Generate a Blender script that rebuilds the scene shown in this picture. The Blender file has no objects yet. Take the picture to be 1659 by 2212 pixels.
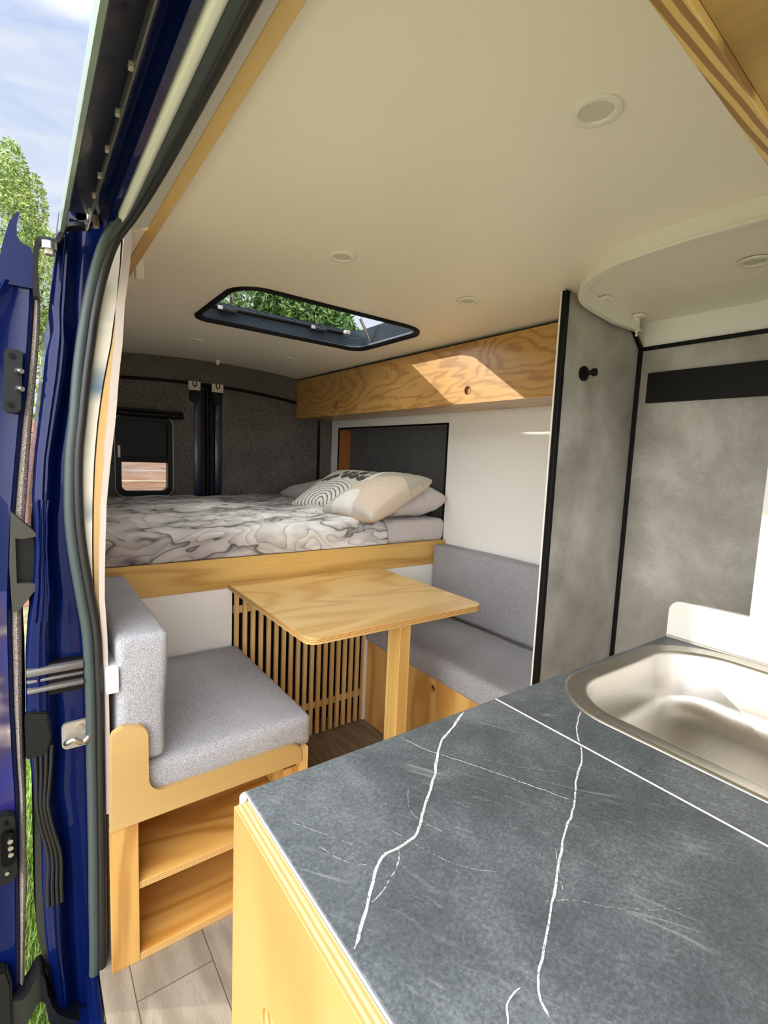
import bpy, bmesh, math, random
from mathutils import Vector, Matrix, noise
random.seed(7)
S = bpy.context.scene
COL = S.collection
PI = math.pi

# ------------------------------------------------------------------ camera
cam_d = bpy.data.cameras.new('camera'); cam = bpy.data.objects.new('camera', cam_d); COL.objects.link(cam)
cam_d.sensor_fit = 'HORIZONTAL'; cam_d.sensor_width = 36.0
cam_d.lens = 36.0 * 1069.655 / 1659.0
cam_d.clip_start = 0.01; cam_d.clip_end = 200
_R = ((0.80988855, -0.58509203, 0.04180737), (-0.02963551, -0.11199492, -0.99326677), (0.58583468, 0.8031964, -0.1080429))
cam.matrix_world = Matrix(((_R[0][0], -_R[1][0], -_R[2][0], 0.0), (_R[0][1], -_R[1][1], -_R[2][1], 0.0),
                           (_R[0][2], -_R[1][2], -_R[2][2], 1.30), (0, 0, 0, 1)))
S.camera = cam

# ------------------------------------------------------------------ light, sky, exposure
SUN_DIR = Vector((1.0, -0.572, -0.40)).normalized()
SUN_STRENGTH = 3.7
SKY_VISIBLE = 0.86      # blue sky towards the rear of the van
SKY_FILL = 5.5         # brighter unseen sky ahead and on the door side, added to light the interior
EXPOSURE = 0.16
sd = bpy.data.lights.new('sun', 'SUN'); sd.energy = SUN_STRENGTH; sd.angle = math.radians(0.6); sd.color = (1.0, 0.94, 0.83)
sun = bpy.data.objects.new('sun', sd); COL.objects.link(sun)
sun.rotation_euler = SUN_DIR.to_track_quat('-Z', 'Y').to_euler(); sun.location = (-8, 5, 5)

vs = S.view_settings
S.display_settings.display_device = 'sRGB'
vs.view_transform = 'Standard'; vs.look = 'None'; vs.exposure = EXPOSURE; vs.gamma = 1.0; vs.use_curve_mapping = False


def lin(c):
    return tuple((x / 255 / 12.92) if x / 255 <= 0.04045 else ((x / 255 + 0.055) / 1.055) ** 2.4 for x in c) + (1.0,)


class NT:
    """small helper for writing node trees"""
    def __init__(s, tree): s.t = tree; s.n = tree.nodes; s.l = tree.links
    def add(s, kind, **kw):
        n = s.n.new(kind)
        for k, v in kw.items():
            setattr(n, k, v)
        return n
    def put(s, sock, v):
        if v is None: return
        if hasattr(v, 'node'): s.l.new(v, sock)
        else: sock.default_value = v
    def math(s, op, a, b=0.0, c=None, clamp=False):
        n = s.add('ShaderNodeMath', operation=op, use_clamp=clamp)
        s.put(n.inputs[0], a); s.put(n.inputs[1], b)
        if c is not None: s.put(n.inputs[2], c)
        return n.outputs[0]
    def coord(s, kind='Object'): return s.add('ShaderNodeTexCoord').outputs[kind]
    def mapping(s, v, scale=(1, 1, 1), rot=(0, 0, 0), loc=(0, 0, 0)):
        n = s.add('ShaderNodeMapping'); s.put(n.inputs['Vector'], v)
        n.inputs['Scale'].default_value = scale; n.inputs['Rotation'].default_value = rot; n.inputs['Location'].default_value = loc
        return n.outputs[0]
    def noise(s, v, scale=5, detail=2, rough=0.5, dist=0.0):
        n = s.add('ShaderNodeTexNoise'); s.put(n.inputs['Vector'], v)
        n.inputs['Scale'].default_value = scale; n.inputs['Detail'].default_value = detail
        n.inputs['Roughness'].default_value = rough; n.inputs['Distortion'].default_value = dist
        return n.outputs['Fac']
    def ramp(s, f, stops, interp='LINEAR'):
        n = s.add('ShaderNodeValToRGB'); s.put(n.inputs[0], f); r = n.color_ramp; r.interpolation = interp
        while len(r.elements) < len(stops): r.elements.new(0.5)
        for e, (p, c) in zip(r.elements, stops):
            e.position = p; e.color = c if len(c) == 4 else tuple(c) + (1.0,)
        return n.outputs[0]
    def mix(s, f, a, b, blend='MIX'):
        n = s.add('ShaderNodeMix', data_type='RGBA', blend_type=blend)
        s.put(n.inputs[0], f); s.put(n.inputs[6], a); s.put(n.inputs[7], b)
        return n.outputs[2]
    def bump(s, h, strength=0.2, dist=0.002):
        n = s.add('ShaderNodeBump'); n.inputs['Strength'].default_value = strength; n.inputs['Distance'].default_value = dist
        s.put(n.inputs['Height'], h); return n.outputs[0]


world = bpy.data.worlds.new('sky'); S.world = world; world.use_nodes = True
w = NT(world.node_tree); w.n.clear()
wo = w.add('ShaderNodeOutputWorld'); bg = w.add('ShaderNodeBackground'); w.l.new(bg.outputs[0], wo.inputs[0])
d = w.coord('Generated')
sx = w.add('ShaderNodeSeparateXYZ'); w.l.new(d, sx.inputs[0])
cl = w.noise(w.mapping(d, (3.0, 3.0, 14.0), (0.3, 0.7, 0.2)), 1.6, 6, 0.55, 0.9)
blue = w.ramp(sx.outputs[2], [(0.0, lin((238, 245, 253))), (0.35, lin((214, 229, 253))), (0.7, lin((178, 204, 252)))])
blue = w.mix(w.ramp(cl, [(0.36, (0, 0, 0)), (0.72, (0.9, 0.9, 0.9))]), blue, lin((246, 249, 255)))
# brightness: added unseen ahead (-Y), door side (-X) and overhead to light the interior
front = w.math('ADD', w.math('MULTIPLY', sx.outputs[1], -0.38), w.math('MULTIPLY', sx.outputs[0], -0.90))
fr = w.ramp(front, [(0.06, (0, 0, 0)), (0.75, (1, 1, 1))])
fr = w.math('MAXIMUM', fr, w.ramp(sx.outputs[2], [(0.55, (0, 0, 0)), (0.85, (1.5, 1.5, 1.5))]))
tint = w.mix(fr, blue, (1.0, 1.0, 0.99, 1))
bg_str = w.math('ADD', w.math('MULTIPLY', fr, SKY_FILL - SKY_VISIBLE), SKY_VISIBLE)
w.put(bg.inputs['Color'], tint); w.put(bg.inputs['Strength'], bg_str)

# ------------------------------------------------------------------ materials
MATS = {}
def mat(name):
    m = bpy.data.materials.new(name); m.use_nodes = True
    t = NT(m.node_tree); b = t.n['Principled BSDF']; MATS[name] = m
    return m, t, b

def plain(name, c, rough=0.5, metal=0.0, coat=0.0, bump=None, spec=0.5, var=0.06):
    m, t, b = mat(name); co = t.coord()
    f = t.noise(co, 9, 3)
    a = lin(c); dk = tuple(x * (1 - var) for x in a[:3]) + (1,)
    t.put(b.inputs['Base Color'], t.mix(f, dk, a))
    b.inputs['Roughness'].default_value = rough; b.inputs['Metallic'].default_value = metal
    b.inputs['Coat Weight'].default_value = coat; b.inputs['Coat Roughness'].default_value = 0.04
    b.inputs['Specular IOR Level'].default_value = spec
    if bump: t.put(b.inputs['Normal'], t.bump(t.noise(co, bump[0], 3), bump[1], bump[2] if len(bump) > 2 else 0.002))
    return m

def wood(name, axis, light, dark, bands=9, stretch=0.22, scale=2.2, rough=0.42, fine=0.35, seed=0.0, coat=0.0, sharp=1.6, peel=0.0, det=2.0):
    light = (light[0] - 3, light[1] + 4, min(255, light[2] + 4)); dark = (dark[0] - 3, dark[1] + 6, dark[2] + 6)
    """plain-sawn veneer: contour lines of a noise stretched along the grain axis"""
    m, t, b = mat(name)
    sc = [1.0, 1.0, 1.0]; sc['xyz'.index(axis)] = stretch
    co = t.mapping(t.coord(), tuple(sc), (0, 0, 0), (seed, seed * 1.7, seed * 0.6))
    n1 = t.noise(co, scale, det, 0.45, 0.35)
    ring = t.math('SINE', t.math('MULTIPLY', n1, bands * 6.28))
    ring = t.math('MULTIPLY_ADD', ring, 0.5, 0.5)
    ring = t.math('POWER', ring, sharp)
    s2 = [70.0, 70.0, 70.0]; s2['xyz'.index(axis)] = 3.0
    n2 = t.noise(t.mapping(t.coord(), tuple(s2)), 1.0, 3.0, 0.6)
    n3 = t.noise(co, scale * 0.6, 1.0)
    f = t.math('ADD', t.math('MULTIPLY', ring, 0.62), t.math('MULTIPLY', n3, 0.5))
    f = t.math('ADD', f, t.math('MULTIPLY', t.math('SUBTRACT', n2, 0.5), fine), clamp=True)
    mid = tuple((x * 0.6 + y * 0.4) for x, y in zip(lin(light), lin(dark)))
    t.put(b.inputs['Base Color'], t.ramp(f, [(0.05, lin(light)), (0.5, mid), (0.95, lin(dark))]))
    b.inputs['Roughness'].default_value = rough; b.inputs['Coat Weight'].default_value = coat; b.inputs['Coat Roughness'].default_value = 0.25
    t.put(b.inputs['Normal'], t.bump(t.noise(t.coord(), 160, 2) if peel else n2, peel or 0.10, 0.002 if peel else 0.001))
    return m

def ply_edge(name, axis, period, light, dark):
    m, t, b = mat(name)
    s = t.add('ShaderNodeSeparateXYZ'); t.l.new(t.coord(), s.inputs[0])
    v = t.math('ADD', s.outputs['xyz'.index(axis)], t.math('MULTIPLY', t.noise(t.coord(), 14, 2), period * 0.25))
    f = t.math('FRACT', t.math('DIVIDE', v, period))
    f2 = t.ramp(f, [(0.0, lin(dark)), (0.42, lin(dark)), (0.5, lin(light)), (0.92, lin(light)), (1.0, lin(dark))])
    g = t.noise(t.coord(), 120, 2)
    t.put(b.inputs['Base Color'], t.mix(t.math('MULTIPLY', g, 0.35), f2, lin(dark)))
    b.inputs['Roughness'].default_value = 0.6
    return m

def fabric(name, c1, c2, scale=420, bump=0.5, rough=0.95, mott=0.12):
    m, t, b = mat(name); co = t.coord()
    n = t.noise(co, scale, 2, 0.7); n2 = t.noise(co, 6, 2)
    f = t.math('ADD', n, t.math('MULTIPLY', t.math('SUBTRACT', n2, 0.5), mott))
    t.put(b.inputs['Base Color'], t.ramp(f, [(0.36, lin(c1)), (0.64, lin(c2))]))
    b.inputs['Roughness'].default_value = rough; b.inputs['Specular IOR Level'].default_value = 0.15
    b.inputs['Sheen Weight'].default_value = 0.15
    t.put(b.inputs['Normal'], t.bump(n, bump, 0.003))
    return m

PLY_X = wood('ply_grain_across', 'x', (226, 178, 104), (178, 120, 52), 7, 0.2, 2.6)
PLY_XT = wood('ply_tabletop', 'x', (232, 192, 128), (206, 156, 90), 9, 0.25, 3.2, 0.3, 0.3, 3.1, 0.25)
PLY_BOARD = wood('ply_bed_board', 'x', (224, 178, 104), (186, 132, 64), 6, 0.14, 4.5, 0.4, 0.9, 5.0)
PLY_LOCKER = wood('ply_locker', 'y', (202, 152, 88), (166, 112, 58), 22, 0.30, 2.6, 0.32, 0.9, 1.3, 0.5, 2.4, 0.12, 5.0)
PLY_Z = wood('ply_upright', 'z', (198, 150, 84), (162, 106, 48), 3, 0.14, 14.0, 0.4, 0.2, 2.0)
PLY_SHELF = wood('ply_shelf', 'x', (226, 170, 92), (184, 116, 42), 8, 0.16, 4.5, 0.45, 0.2, 7.0)
PLY_FACE = wood('ply_pale_face', 'x', (184, 146, 94), (166, 124, 70), 3, 0.2, 2.0, 0.4, 0.35, 4.0)
PLY_DOOR = wood('ply_counter_door', 'z', (176, 122, 70), (154, 102, 52), 4, 0.2, 3.0, 0.38, 0.15, 9.0)
PLY_BASE = wood('ply_bench_base', 'z', (224, 176, 104), (190, 130, 62), 7, 0.2, 3.6, 0.4, 0.2, 6.0)
PLY_NEAR = wood('ply_locker_underside', 'y', (178, 138, 76), (150, 110, 54), 4, 0.5, 3.0, 0.6, 0.9, 8.0)
HOLE = plain('bored_edge', (150, 104, 60), 0.6, var=0.3)
SLAT = wood('slat_wood', 'z', (232, 194, 136), (212, 166, 104), 3, 0.1, 9.0, 0.5, 0.3, 2.5)
BATTEN = wood('batten_wood', 'z', (206, 164, 108), (180, 132, 76), 3, 0.1, 6.0, 0.6, 0.3, 3.5)
BATTEN_Y = wood('ceiling_batten_wood', 'y', (222, 182, 124), (204, 156, 98), 3, 0.1, 6.0, 0.6, 0.3, 3.9)
LEG = wood('pine_leg', 'z', (232, 190, 122), (208, 156, 86), 3, 0.08, 12.0, 0.45, 0.2, 1.0)
EDGE_X = ply_edge('ply_edge_x', 'x', 0.0062, (226, 192, 130), (176, 134, 80))
EDGE_Y = ply_edge('ply_edge_y', 'y', 0.0092, (206, 172, 108), (136, 100, 54))
EDGE_Z = ply_edge('ply_edge_z', 'z', 0.0050, (226, 186, 120), (160, 112, 60))

CEIL = plain('ceiling_paint', (243, 237, 224), 0.38, spec=0.4, var=0.03)
WHITE = plain('white_panel', (240, 239, 236), 0.45, var=0.02)
CREAM = plain('cream_panel', (200, 198, 190), 0.5, var=0.02)
FOAM = plain('cream_foam', (226, 216, 196), 0.85, bump=(40, 0.3), var=0.12)
PLASTIC_W = plain('white_plastic', (232, 228, 220), 0.35, var=0.02)
LENS = plain('frosted_lens', (206, 202, 188), 0.6, var=0.03)
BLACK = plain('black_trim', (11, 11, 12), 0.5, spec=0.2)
BLACK_G = plain('black_gloss', (5, 5, 6), 0.35, spec=0.15)
BLACK_M = plain('black_bracket', (20, 21, 23), 0.45, spec=0.25, bump=(60, 0.2))
RUBBER = plain('rubber_seal', (58, 68, 70), 0.45, bump=(30, 0.15))
RUBBER_D = plain('dark_rubber', (20, 21, 24), 0.4)
CHROME = plain('steel_fitting', (200, 200, 198), 0.28, metal=1.0)
STEEL_G = plain('grey_plate', (168, 160, 150), 0.45, metal=0.4)
SKIRT = plain('white_skirt', (222, 212, 204), 0.6, var=0.05)
PLYWHITE = plain('white_faced_lining', (196, 182, 174), 0.5, var=0.08)

m, t, b = mat('blue_paint')
co = t.coord()
t.put(b.inputs['Base Color'], t.mix(t.noise(co, 3, 2), lin((3, 14, 54)), lin((4, 20, 76))))
b.inputs['Roughness'].default_value = 0.3; b.inputs['Metallic'].default_value = 0.0
b.inputs['Coat Weight'].default_value = 0.3; b.inputs['Coat Roughness'].default_value = 0.02; b.inputs['Specular IOR Level'].default_value = 0.08
t.put(b.inputs['Normal'], t.bump(t.noise(co, 12, 2), 0.02, 0.006))
BLUE = m
m, t, b = mat('navy_paint')
co = t.coord()
t.put(b.inputs['Base Color'], t.mix(t.noise(co, 30, 4), lin((9, 12, 38)), lin((20, 26, 62))))
b.inputs['Roughness'].default_value = 0.3; b.inputs['Coat Weight'].default_value = 0.3
NAVY = m
m, t, b = mat('overspray_and_reflection')
co = t.coord()
n = t.noise(co, 5.0, 3, 0.6)
t.put(b.inputs['Base Color'], t.ramp(n, [(0.40, lin((7, 20, 100))), (0.56, lin((40, 30, 70))), (0.64, lin((120, 108, 112))), (0.70, lin((200, 200, 205)))]))  # overspray wear, plus a purple-brown reflection painted into the colour
b.inputs['Roughness'].default_value = 0.3; b.inputs['Coat Weight'].default_value = 0.3; b.inputs['Specular IOR Level'].default_value = 0.3
WORN_REFLECT = m
m, t, b = mat('blue_sprayed_edge')
co = t.coord()
n = t.noise(t.mapping(co, (1, 1, 2.0)), 4.0, 2, 0.5)
t.put(b.inputs['Base Color'], t.ramp(n, [(0.5, lin((226, 220, 206))), (0.72, lin((90, 120, 150)))]))
b.inputs['Roughness'].default_value = 0.6
FOAM_B = m

FABRIC = fabric('grey_melange', (124, 124, 130), (178, 178, 184), 420, 0.5)
CARPET = fabric('charcoal_carpet', (50, 48, 46), (126, 121, 115), 260, 0.7)
CARPET_D = fabric('dark_headboard_felt', (48, 49, 51), (116, 116, 116), 300, 0.7)
TRIMCARPET = fabric('taupe_carpet_edge', (74, 62, 58), (176, 162, 152), 420, 0.8)
LINEN = fabric('grey_linen', (188, 180, 178), (204, 197, 195), 500, 0.2)
_t = NT(LINEN.node_tree); _n = _t.noise(_t.mapping(_t.coord(), (7, 16, 9)), 1.0, 3, 0.6, 1.2)
_t.put(_t.n['Principled BSDF'].inputs['Normal'], _t.bump(_n, 0.5, 0.02))

m, t, b = mat('concrete_panel')
co = t.coord()
n1 = t.noise(co, 3.2, 4, 0.6, 0.3); n2 = t.noise(co, 140, 3, 0.7)
f = t.math('ADD', t.math('MULTIPLY', n1, 0.8), t.math('MULTIPLY', n2, 0.2))
t.put(b.inputs['Base Color'], t.ramp(f, [(0.32, lin((122, 117, 110))), (0.5, lin((156, 152, 145))), (0.68, lin((188, 185, 180)))]))
b.inputs['Roughness'].default_value = 0.42
t.put(b.inputs['Normal'], t.bump(n2, 0.15, 0.001))
CONCRETE = m

m, t, b = mat('slate_laminate')
co = t.coord()
n1 = t.noise(co, 7, 5, 0.65, 0.4); n2 = t.noise(co, 230, 4, 0.8)
f = t.math('ADD', t.math('MULTIPLY', n1, 0.5), t.math('MULTIPLY', n2, 0.5))
base = t.ramp(f, [(0.34, lin((45, 51, 54))), (0.5, lin((72, 78, 82))), (0.66, lin((106, 112, 115)))])
# short directional flecks and hairlines running along the stone's grain
def tmap(rot, sc):
    n = t.add('ShaderNodeMapping', vector_type='TEXTURE'); t.put(n.inputs['Vector'], co)
    n.inputs['Rotation'].default_value = (0, 0, math.radians(rot)); n.inputs['Scale'].default_value = sc
    return n.outputs[0]
fl = t.noise(tmap(-64, (1 / 20, 1 / 110, 1)), 1.0, 5, 0.7, 0.1)
gate = t.ramp(t.noise(co, 5, 3), [(0.42, (0.15, 0.15, 0.15)), (0.66, (1, 1, 1))])
fl = t.ramp(fl, [(0.56, (0, 0, 0)), (0.74, (1, 1, 1))])
base = t.mix(t.math('MULTIPLY', t.math('MULTIPLY', fl, gate), 0.42), base, lin((150, 155, 158)))
hl = t.math('ABSOLUTE', t.math('SUBTRACT', t.noise(tmap(-58, (1 / 1.2, 1 / 14, 1)), 1.0, 2, 0.4, 0.0), 0.5))
hl = t.ramp(hl, [(0.0, (1, 1, 1)), (0.003, (0.5, 0.5, 0.5)), (0.008, (0, 0, 0))])
gate2 = t.ramp(t.noise(co, 13, 3), [(0.50, (0, 0, 0)), (0.66, (1, 1, 1))])
base = t.mix(t.math('MULTIPLY', t.math('MULTIPLY', hl, gate2), 0.30), base, lin((164, 168, 170)))
t.put(b.inputs['Base Color'], base)
b.inputs['Roughness'].default_value = 0.5
t.put(b.inputs['Normal'], t.bump(n2, 0.25, 0.0008))
SLATE = m
m, t, b = mat('white_vein')
co = t.coord(); n = t.noise(co, 520, 2, 0.6)
t.put(b.inputs['Base Color'], t.ramp(n, [(0.34, lin((92, 98, 102))), (0.52, lin((206, 207, 206)))]))
b.inputs['Roughness'].default_value = 0.5
VEIN = m
m, t, b = mat('faint_vein')
co = t.coord(); n = t.noise(co, 160, 3, 0.7)
t.put(b.inputs['Base Color'], t.ramp(n, [(0.42, lin((66, 72, 76))), (0.62, lin((168, 170, 170)))]))
b.inputs['Roughness'].default_value = 0.5
VEIN_F = m

m, t, b = mat('brushed_steel')
co = t.coord()
n = t.noise(t.mapping(co, (2, 160, 160)), 1.0, 3, 0.6)
t.put(b.inputs['Base Color'], t.mix(n, lin((178, 174, 167)), lin((200, 196, 189))))
b.inputs['Metallic'].default_value = 1.0; b.inputs['Roughness'].default_value = 0.37
t.put(b.inputs['Normal'], t.bump(n, 0.06, 0.0006))
STEEL = m

m, t, b = mat('marbled_duvet')
co = t.coord()
wv = t.add('ShaderNodeTexNoise'); t.put(wv.inputs['Vector'], t.mapping(co, (1, 1, 1))); wv.inputs['Scale'].default_value = 2.4; wv.inputs['Detail'].default_value = 3
vm = t.add('ShaderNodeVectorMath', operation='MULTIPLY_ADD'); t.put(vm.inputs[0], wv.outputs['Color']); vm.inputs[1].default_value = (0.30, 0.30, 0.30); t.put(vm.inputs[2], co)
wc = vm.outputs[0]
na = t.noise(t.mapping(wc, (2.1, 3.6, 4.2)), 1.0, 2.5, 0.5)
# ink contour lines
fr1 = t.math('FRACT', t.math('MULTIPLY', na, 15.0))
line = t.ramp(fr1, [(0.0, (1, 1, 1)), (0.04, (0.9, 0.9, 0.9)), (0.10, (0.38, 0.38, 0.38)), (0.55, (0, 0, 0))])
nb = t.noise(t.mapping(wc, (1.5, 6.4, 5.2), (0, 0, 0.10)), 1.0, 3, 0.6)
band = t.ramp(nb, [(0.42, (0, 0, 0)), (0.50, (0.45, 0.45, 0.45)), (0.535, (1, 1, 1)), (0.545, (0.3, 0.3, 0.3)), (0.64, (0, 0, 0))])
nc = t.noise(wc, 3.0, 2)
base = t.ramp(nc, [(0.35, lin((196, 188, 188))), (0.6, lin((224, 221, 220)))])
base = t.mix(t.math('MULTIPLY', line, 0.62), base, lin((98, 88, 90)))
base = t.mix(t.math('MULTIPLY', band, 0.88), base, lin((40, 34, 38)))
t.put(b.inputs['Base Color'], base); b.inputs['Roughness'].default_value = 0.85
t.put(b.inputs['Normal'], t.bump(t.noise(co, 18, 3), 0.25, 0.01))
DUVET = m

m, t, b = mat('oak_vinyl')
co = t.coord()
br = t.add('ShaderNodeTexBrick'); t.put(br.inputs['Vector'], t.mapping(co, (1, 1, 1), (0, 0, PI / 2), (0.0, 0.0, 0)))
br.offset = 0.38; br.inputs['Scale'].default_value = 1.0; br.inputs['Brick Width'].default_value = 1.15; br.inputs['Row Height'].default_value = 0.178
br.inputs['Mortar Size'].default_value = 0.0012; br.inputs['Color1'].default_value = (0.1, 0.1, 0.1, 1); br.inputs['Color2'].default_value = (0.9, 0.9, 0.9, 1)
br.inputs['Mortar'].default_value = (0, 0, 0, 1)
g = t.noise(t.mapping(co, (1.0, 0.16, 1)), 6.0, 2, 0.5, 0.4)
ring = t.math('MULTIPLY_ADD', t.math('SINE', t.math('MULTIPLY', g, 60.0)), 0.5, 0.5)
fine = t.noise(t.mapping(co, (330, 22, 1)), 1.0, 5, 0.75)
f = t.math('ADD', t.math('MULTIPLY', ring, 0.26), t.math('MULTIPLY', fine, 0.74))
col = t.ramp(f, [(0.25, lin((108, 99, 87))), (0.5, lin((128, 119, 106))), (0.75, lin((150, 141, 128)))])
sep = t.add('ShaderNodeSeparateColor'); t.l.new(br.outputs['Color'], sep.inputs[0])
col = t.mix(t.math('MULTIPLY', sep.outputs[0], 0.30), col, lin((108, 94, 76)))
col = t.mix(br.outputs['Fac'], col, lin((66, 58, 50)))
t.put(b.inputs['Base Color'], col); b.inputs['Roughness'].default_value = 0.5
t.put(b.inputs['Normal'], t.bump(fine, 0.12, 0.001))
OAK = m

m, t, b = mat('lawn_soil')
co = t.coord()
t.put(b.inputs['Base Color'], t.ramp(t.noise(co, 6, 5, 0.7), [(0.3, lin((98, 99, 66))), (0.55, lin((132, 129, 97))), (0.75, lin((156, 149, 116)))]))
b.inputs['Roughness'].default_value = 0.95
LAWN = m
m, t, b = mat('grass_blade')
g = t.add('ShaderNodeObjectInfo')
co = t.coord()
t.put(b.inputs['Base Color'], t.ramp(t.noise(co, 30, 2), [(0.3, lin((86, 132, 40))), (0.7, lin((190, 216, 116)))]))
b.inputs['Roughness'].default_value = 0.6
GRASS = m
def leaf_mat(name, a, bb, cc):
    m, t, b = mat(name); co = t.coord()
    t.put(b.inputs['Base Color'], t.ramp(t.noise(co, 5, 4, 0.7), [(0.3, lin(a)), (0.52, lin(bb)), (0.7, lin(cc))]))
    b.inputs['Roughness'].default_value = 0.55
    b.inputs['Subsurface Weight'].default_value = 0.0
    return m
LEAF_A = leaf_mat('conifer_leaf', (66, 94, 38), (122, 144, 66), (192, 198, 116))
LEAF_B = leaf_mat('gum_leaf', (26, 52, 18), (60, 92, 36), (120, 146, 78))
BARK = plain('bark', (70, 54, 40), 0.9, bump=(20, 0.6, 0.02), var=0.4)
m, t, b = mat('fence_board')
co = t.coord(); s = t.add('ShaderNodeSeparateXYZ'); t.l.new(co, s.inputs[0])
g = t.noise(t.mapping(co, (1.2, 1, 16)), 2.0, 4, 0.6, 0.5)
t.put(b.inputs['Base Color'], t.ramp(g, [(0.3, lin((112, 76, 62))), (0.6, lin((164, 122, 104))), (0.8, lin((190, 152, 134)))]))
b.inputs['Roughness'].default_value = 0.8
FENCE = m
m, t, b = mat('clear_pane')
t.n.remove(b)
out = t.n['Material Output']
gl = t.add('ShaderNodeBsdfGlossy'); gl.inputs['Roughness'].default_value = 0.02
tr = t.add('ShaderNodeBsdfTransparent'); tr.inputs['Color'].default_value = (0.86, 0.90, 0.88, 1)
fz = t.add('ShaderNodeFresnel'); fz.inputs['IOR'].default_value = 1.45
mx = t.add('ShaderNodeMixShader'); t.l.new(fz.outputs[0], mx.inputs[0]); t.l.new(tr.outputs[0], mx.inputs[1]); t.l.new(gl.outputs[0], mx.inputs[2])
t.l.new(mx.outputs[0], out.inputs['Surface'])
GLASS = m
m, t, b = mat('smoked_pane')
b.inputs['Base Color'].default_value = (0.008, 0.010, 0.011, 1); b.inputs['Roughness'].default_value = 0.4; b.inputs['Specular IOR Level'].default_value = 0.15
t.put(b.inputs['Normal'], t.bump(t.noise(t.coord(), 6, 2), 0.03, 0.01))
SMOKED = m
def attr_mat(name, rough=0.85):
    m, t, b = mat(name)
    a = t.add('ShaderNodeVertexColor'); a.layer_name = 'print'
    t.put(b.inputs['Base Color'], t.mix(0.12, a.outputs[0], t.ramp(t.noise(t.coord(), 400, 2), [(0.3, (0.5, 0.5, 0.5)), (0.7, (0.75, 0.75, 0.75))])))
    b.inputs['Roughness'].default_value = rough
    return m
PRINT = attr_mat('printed_cotton')

# ------------------------------------------------------------------ helpers
def obj(name, bm, mats, parent=None, smooth=None, origin=None):
    """link bm (world coordinates) as ONE object; children sit on their thing's origin"""
    me = bpy.data.meshes.new(name)
    if parent is not None:
        p = parent
        while p.parent is not None: p = p.parent
        off = Vector(p.location)
    else:
        off = Vector(origin) if origin is not None else Vector((0, 0, 0))
    bmesh.ops.translate(bm, vec=-off, verts=bm.verts)
    bmesh.ops.recalc_face_normals(bm, faces=bm.faces)
    bm.normal_update()
    if name == 'worktop':            # the inlaid vein faces lie on the top and face upwards
        for f in bm.faces:
            if f.material_index > 0 and f.normal.z < 0: f.normal_flip()
    if smooth is not None:
        for f in bm.faces: f.smooth = True
        lim = math.radians(smooth)
        for e in bm.edges:
            if len(e.link_faces) == 2 and e.calc_face_angle(0) > lim: e.smooth = False
    bm.to_mesh(me); bm.free()
    for mm in (mats if isinstance(mats, (list, tuple)) else [mats]): me.materials.append(mm)
    o = bpy.data.objects.new(name, me); COL.objects.link(o)
    if parent is not None: o.parent = parent
    else: o.location = off
    return o

def thing(name, label, cat, loc=(0, 0, 0), group=None):
    o = bpy.data.objects.new(name, None); COL.objects.link(o); o.location = loc; o.empty_display_size = 0.05
    o['label'] = label; o['category'] = cat
    if group: o['group'] = group
    return o

def tag(o, label, cat, group=None):
    o['label'] = label; o['category'] = cat
    if group: o['group'] = group
    return o

def struct(name, bm, mats, label=None, smooth=None, parent=None):
    o = obj(name, bm, mats, parent, smooth)
    if parent is None: o['kind'] = 'structure'
    if label: o['label'] = label
    return o

def dup(root, loc, label=None):
    r = root.copy(); COL.objects.link(r); r.location = loc
    if label: r['label'] = label
    for ch in list(root.children):
        c = ch.copy(); COL.objects.link(c); c.parent = r
        for g in list(ch.children):
            dd = g.copy(); COL.objects.link(dd); dd.parent = c
    return r

def box(bm, x0, x1, y0, y1, z0, z1, bevel=0.0, seg=2, mi=0, rz=None):
    r = bmesh.ops.create_cube(bm, size=1.0)
    vs_ = r['verts']
    for v in vs_: v.co = Vector((x0 + (v.co.x + .5) * (x1 - x0), y0 + (v.co.y + .5) * (y1 - y0), z0 + (v.co.z + .5) * (z1 - z0)))
    fs = list({f for v in vs_ for f in v.link_faces})
    for f in fs: f.material_index = mi
    if bevel > 0:
        es = list({e for v in vs_ for e in v.link_edges})
        bmesh.ops.bevel(bm, geom=es, offset=bevel, segments=seg, affect='EDGES', profile=0.5)
    return bm

def BX(*a, **k): return box(bmesh.new(), *a, **k)

def rrect(x0, x1, y0, y1, r, n=8):
    """rounded rectangle loop (counter-clockwise)"""
    rs = r if isinstance(r, (list, tuple)) else [r] * 4   # corners: (x1,y1), (x0,y1), (x0,y0), (x1,y0)
    pts = []
    for (cx, cy, sx_, sy_, a0), rr in zip(((x1, y1, -1, -1, 0), (x0, y1, 1, -1, 90), (x0, y0, 1, 1, 180), (x1, y0, -1, 1, 270)), rs):
        for i in range(n + 1):
            a = math.radians(a0 + 90 * i / n)
            pts.append((cx + sx_ * rr + rr * math.cos(a), cy + sy_ * rr + rr * math.sin(a)))
    return pts

def circle(cx, cy, r, n=24): return [(cx + r * math.cos(2 * PI * i / n), cy + r * math.sin(2 * PI * i / n)) for i in range(n)]

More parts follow.
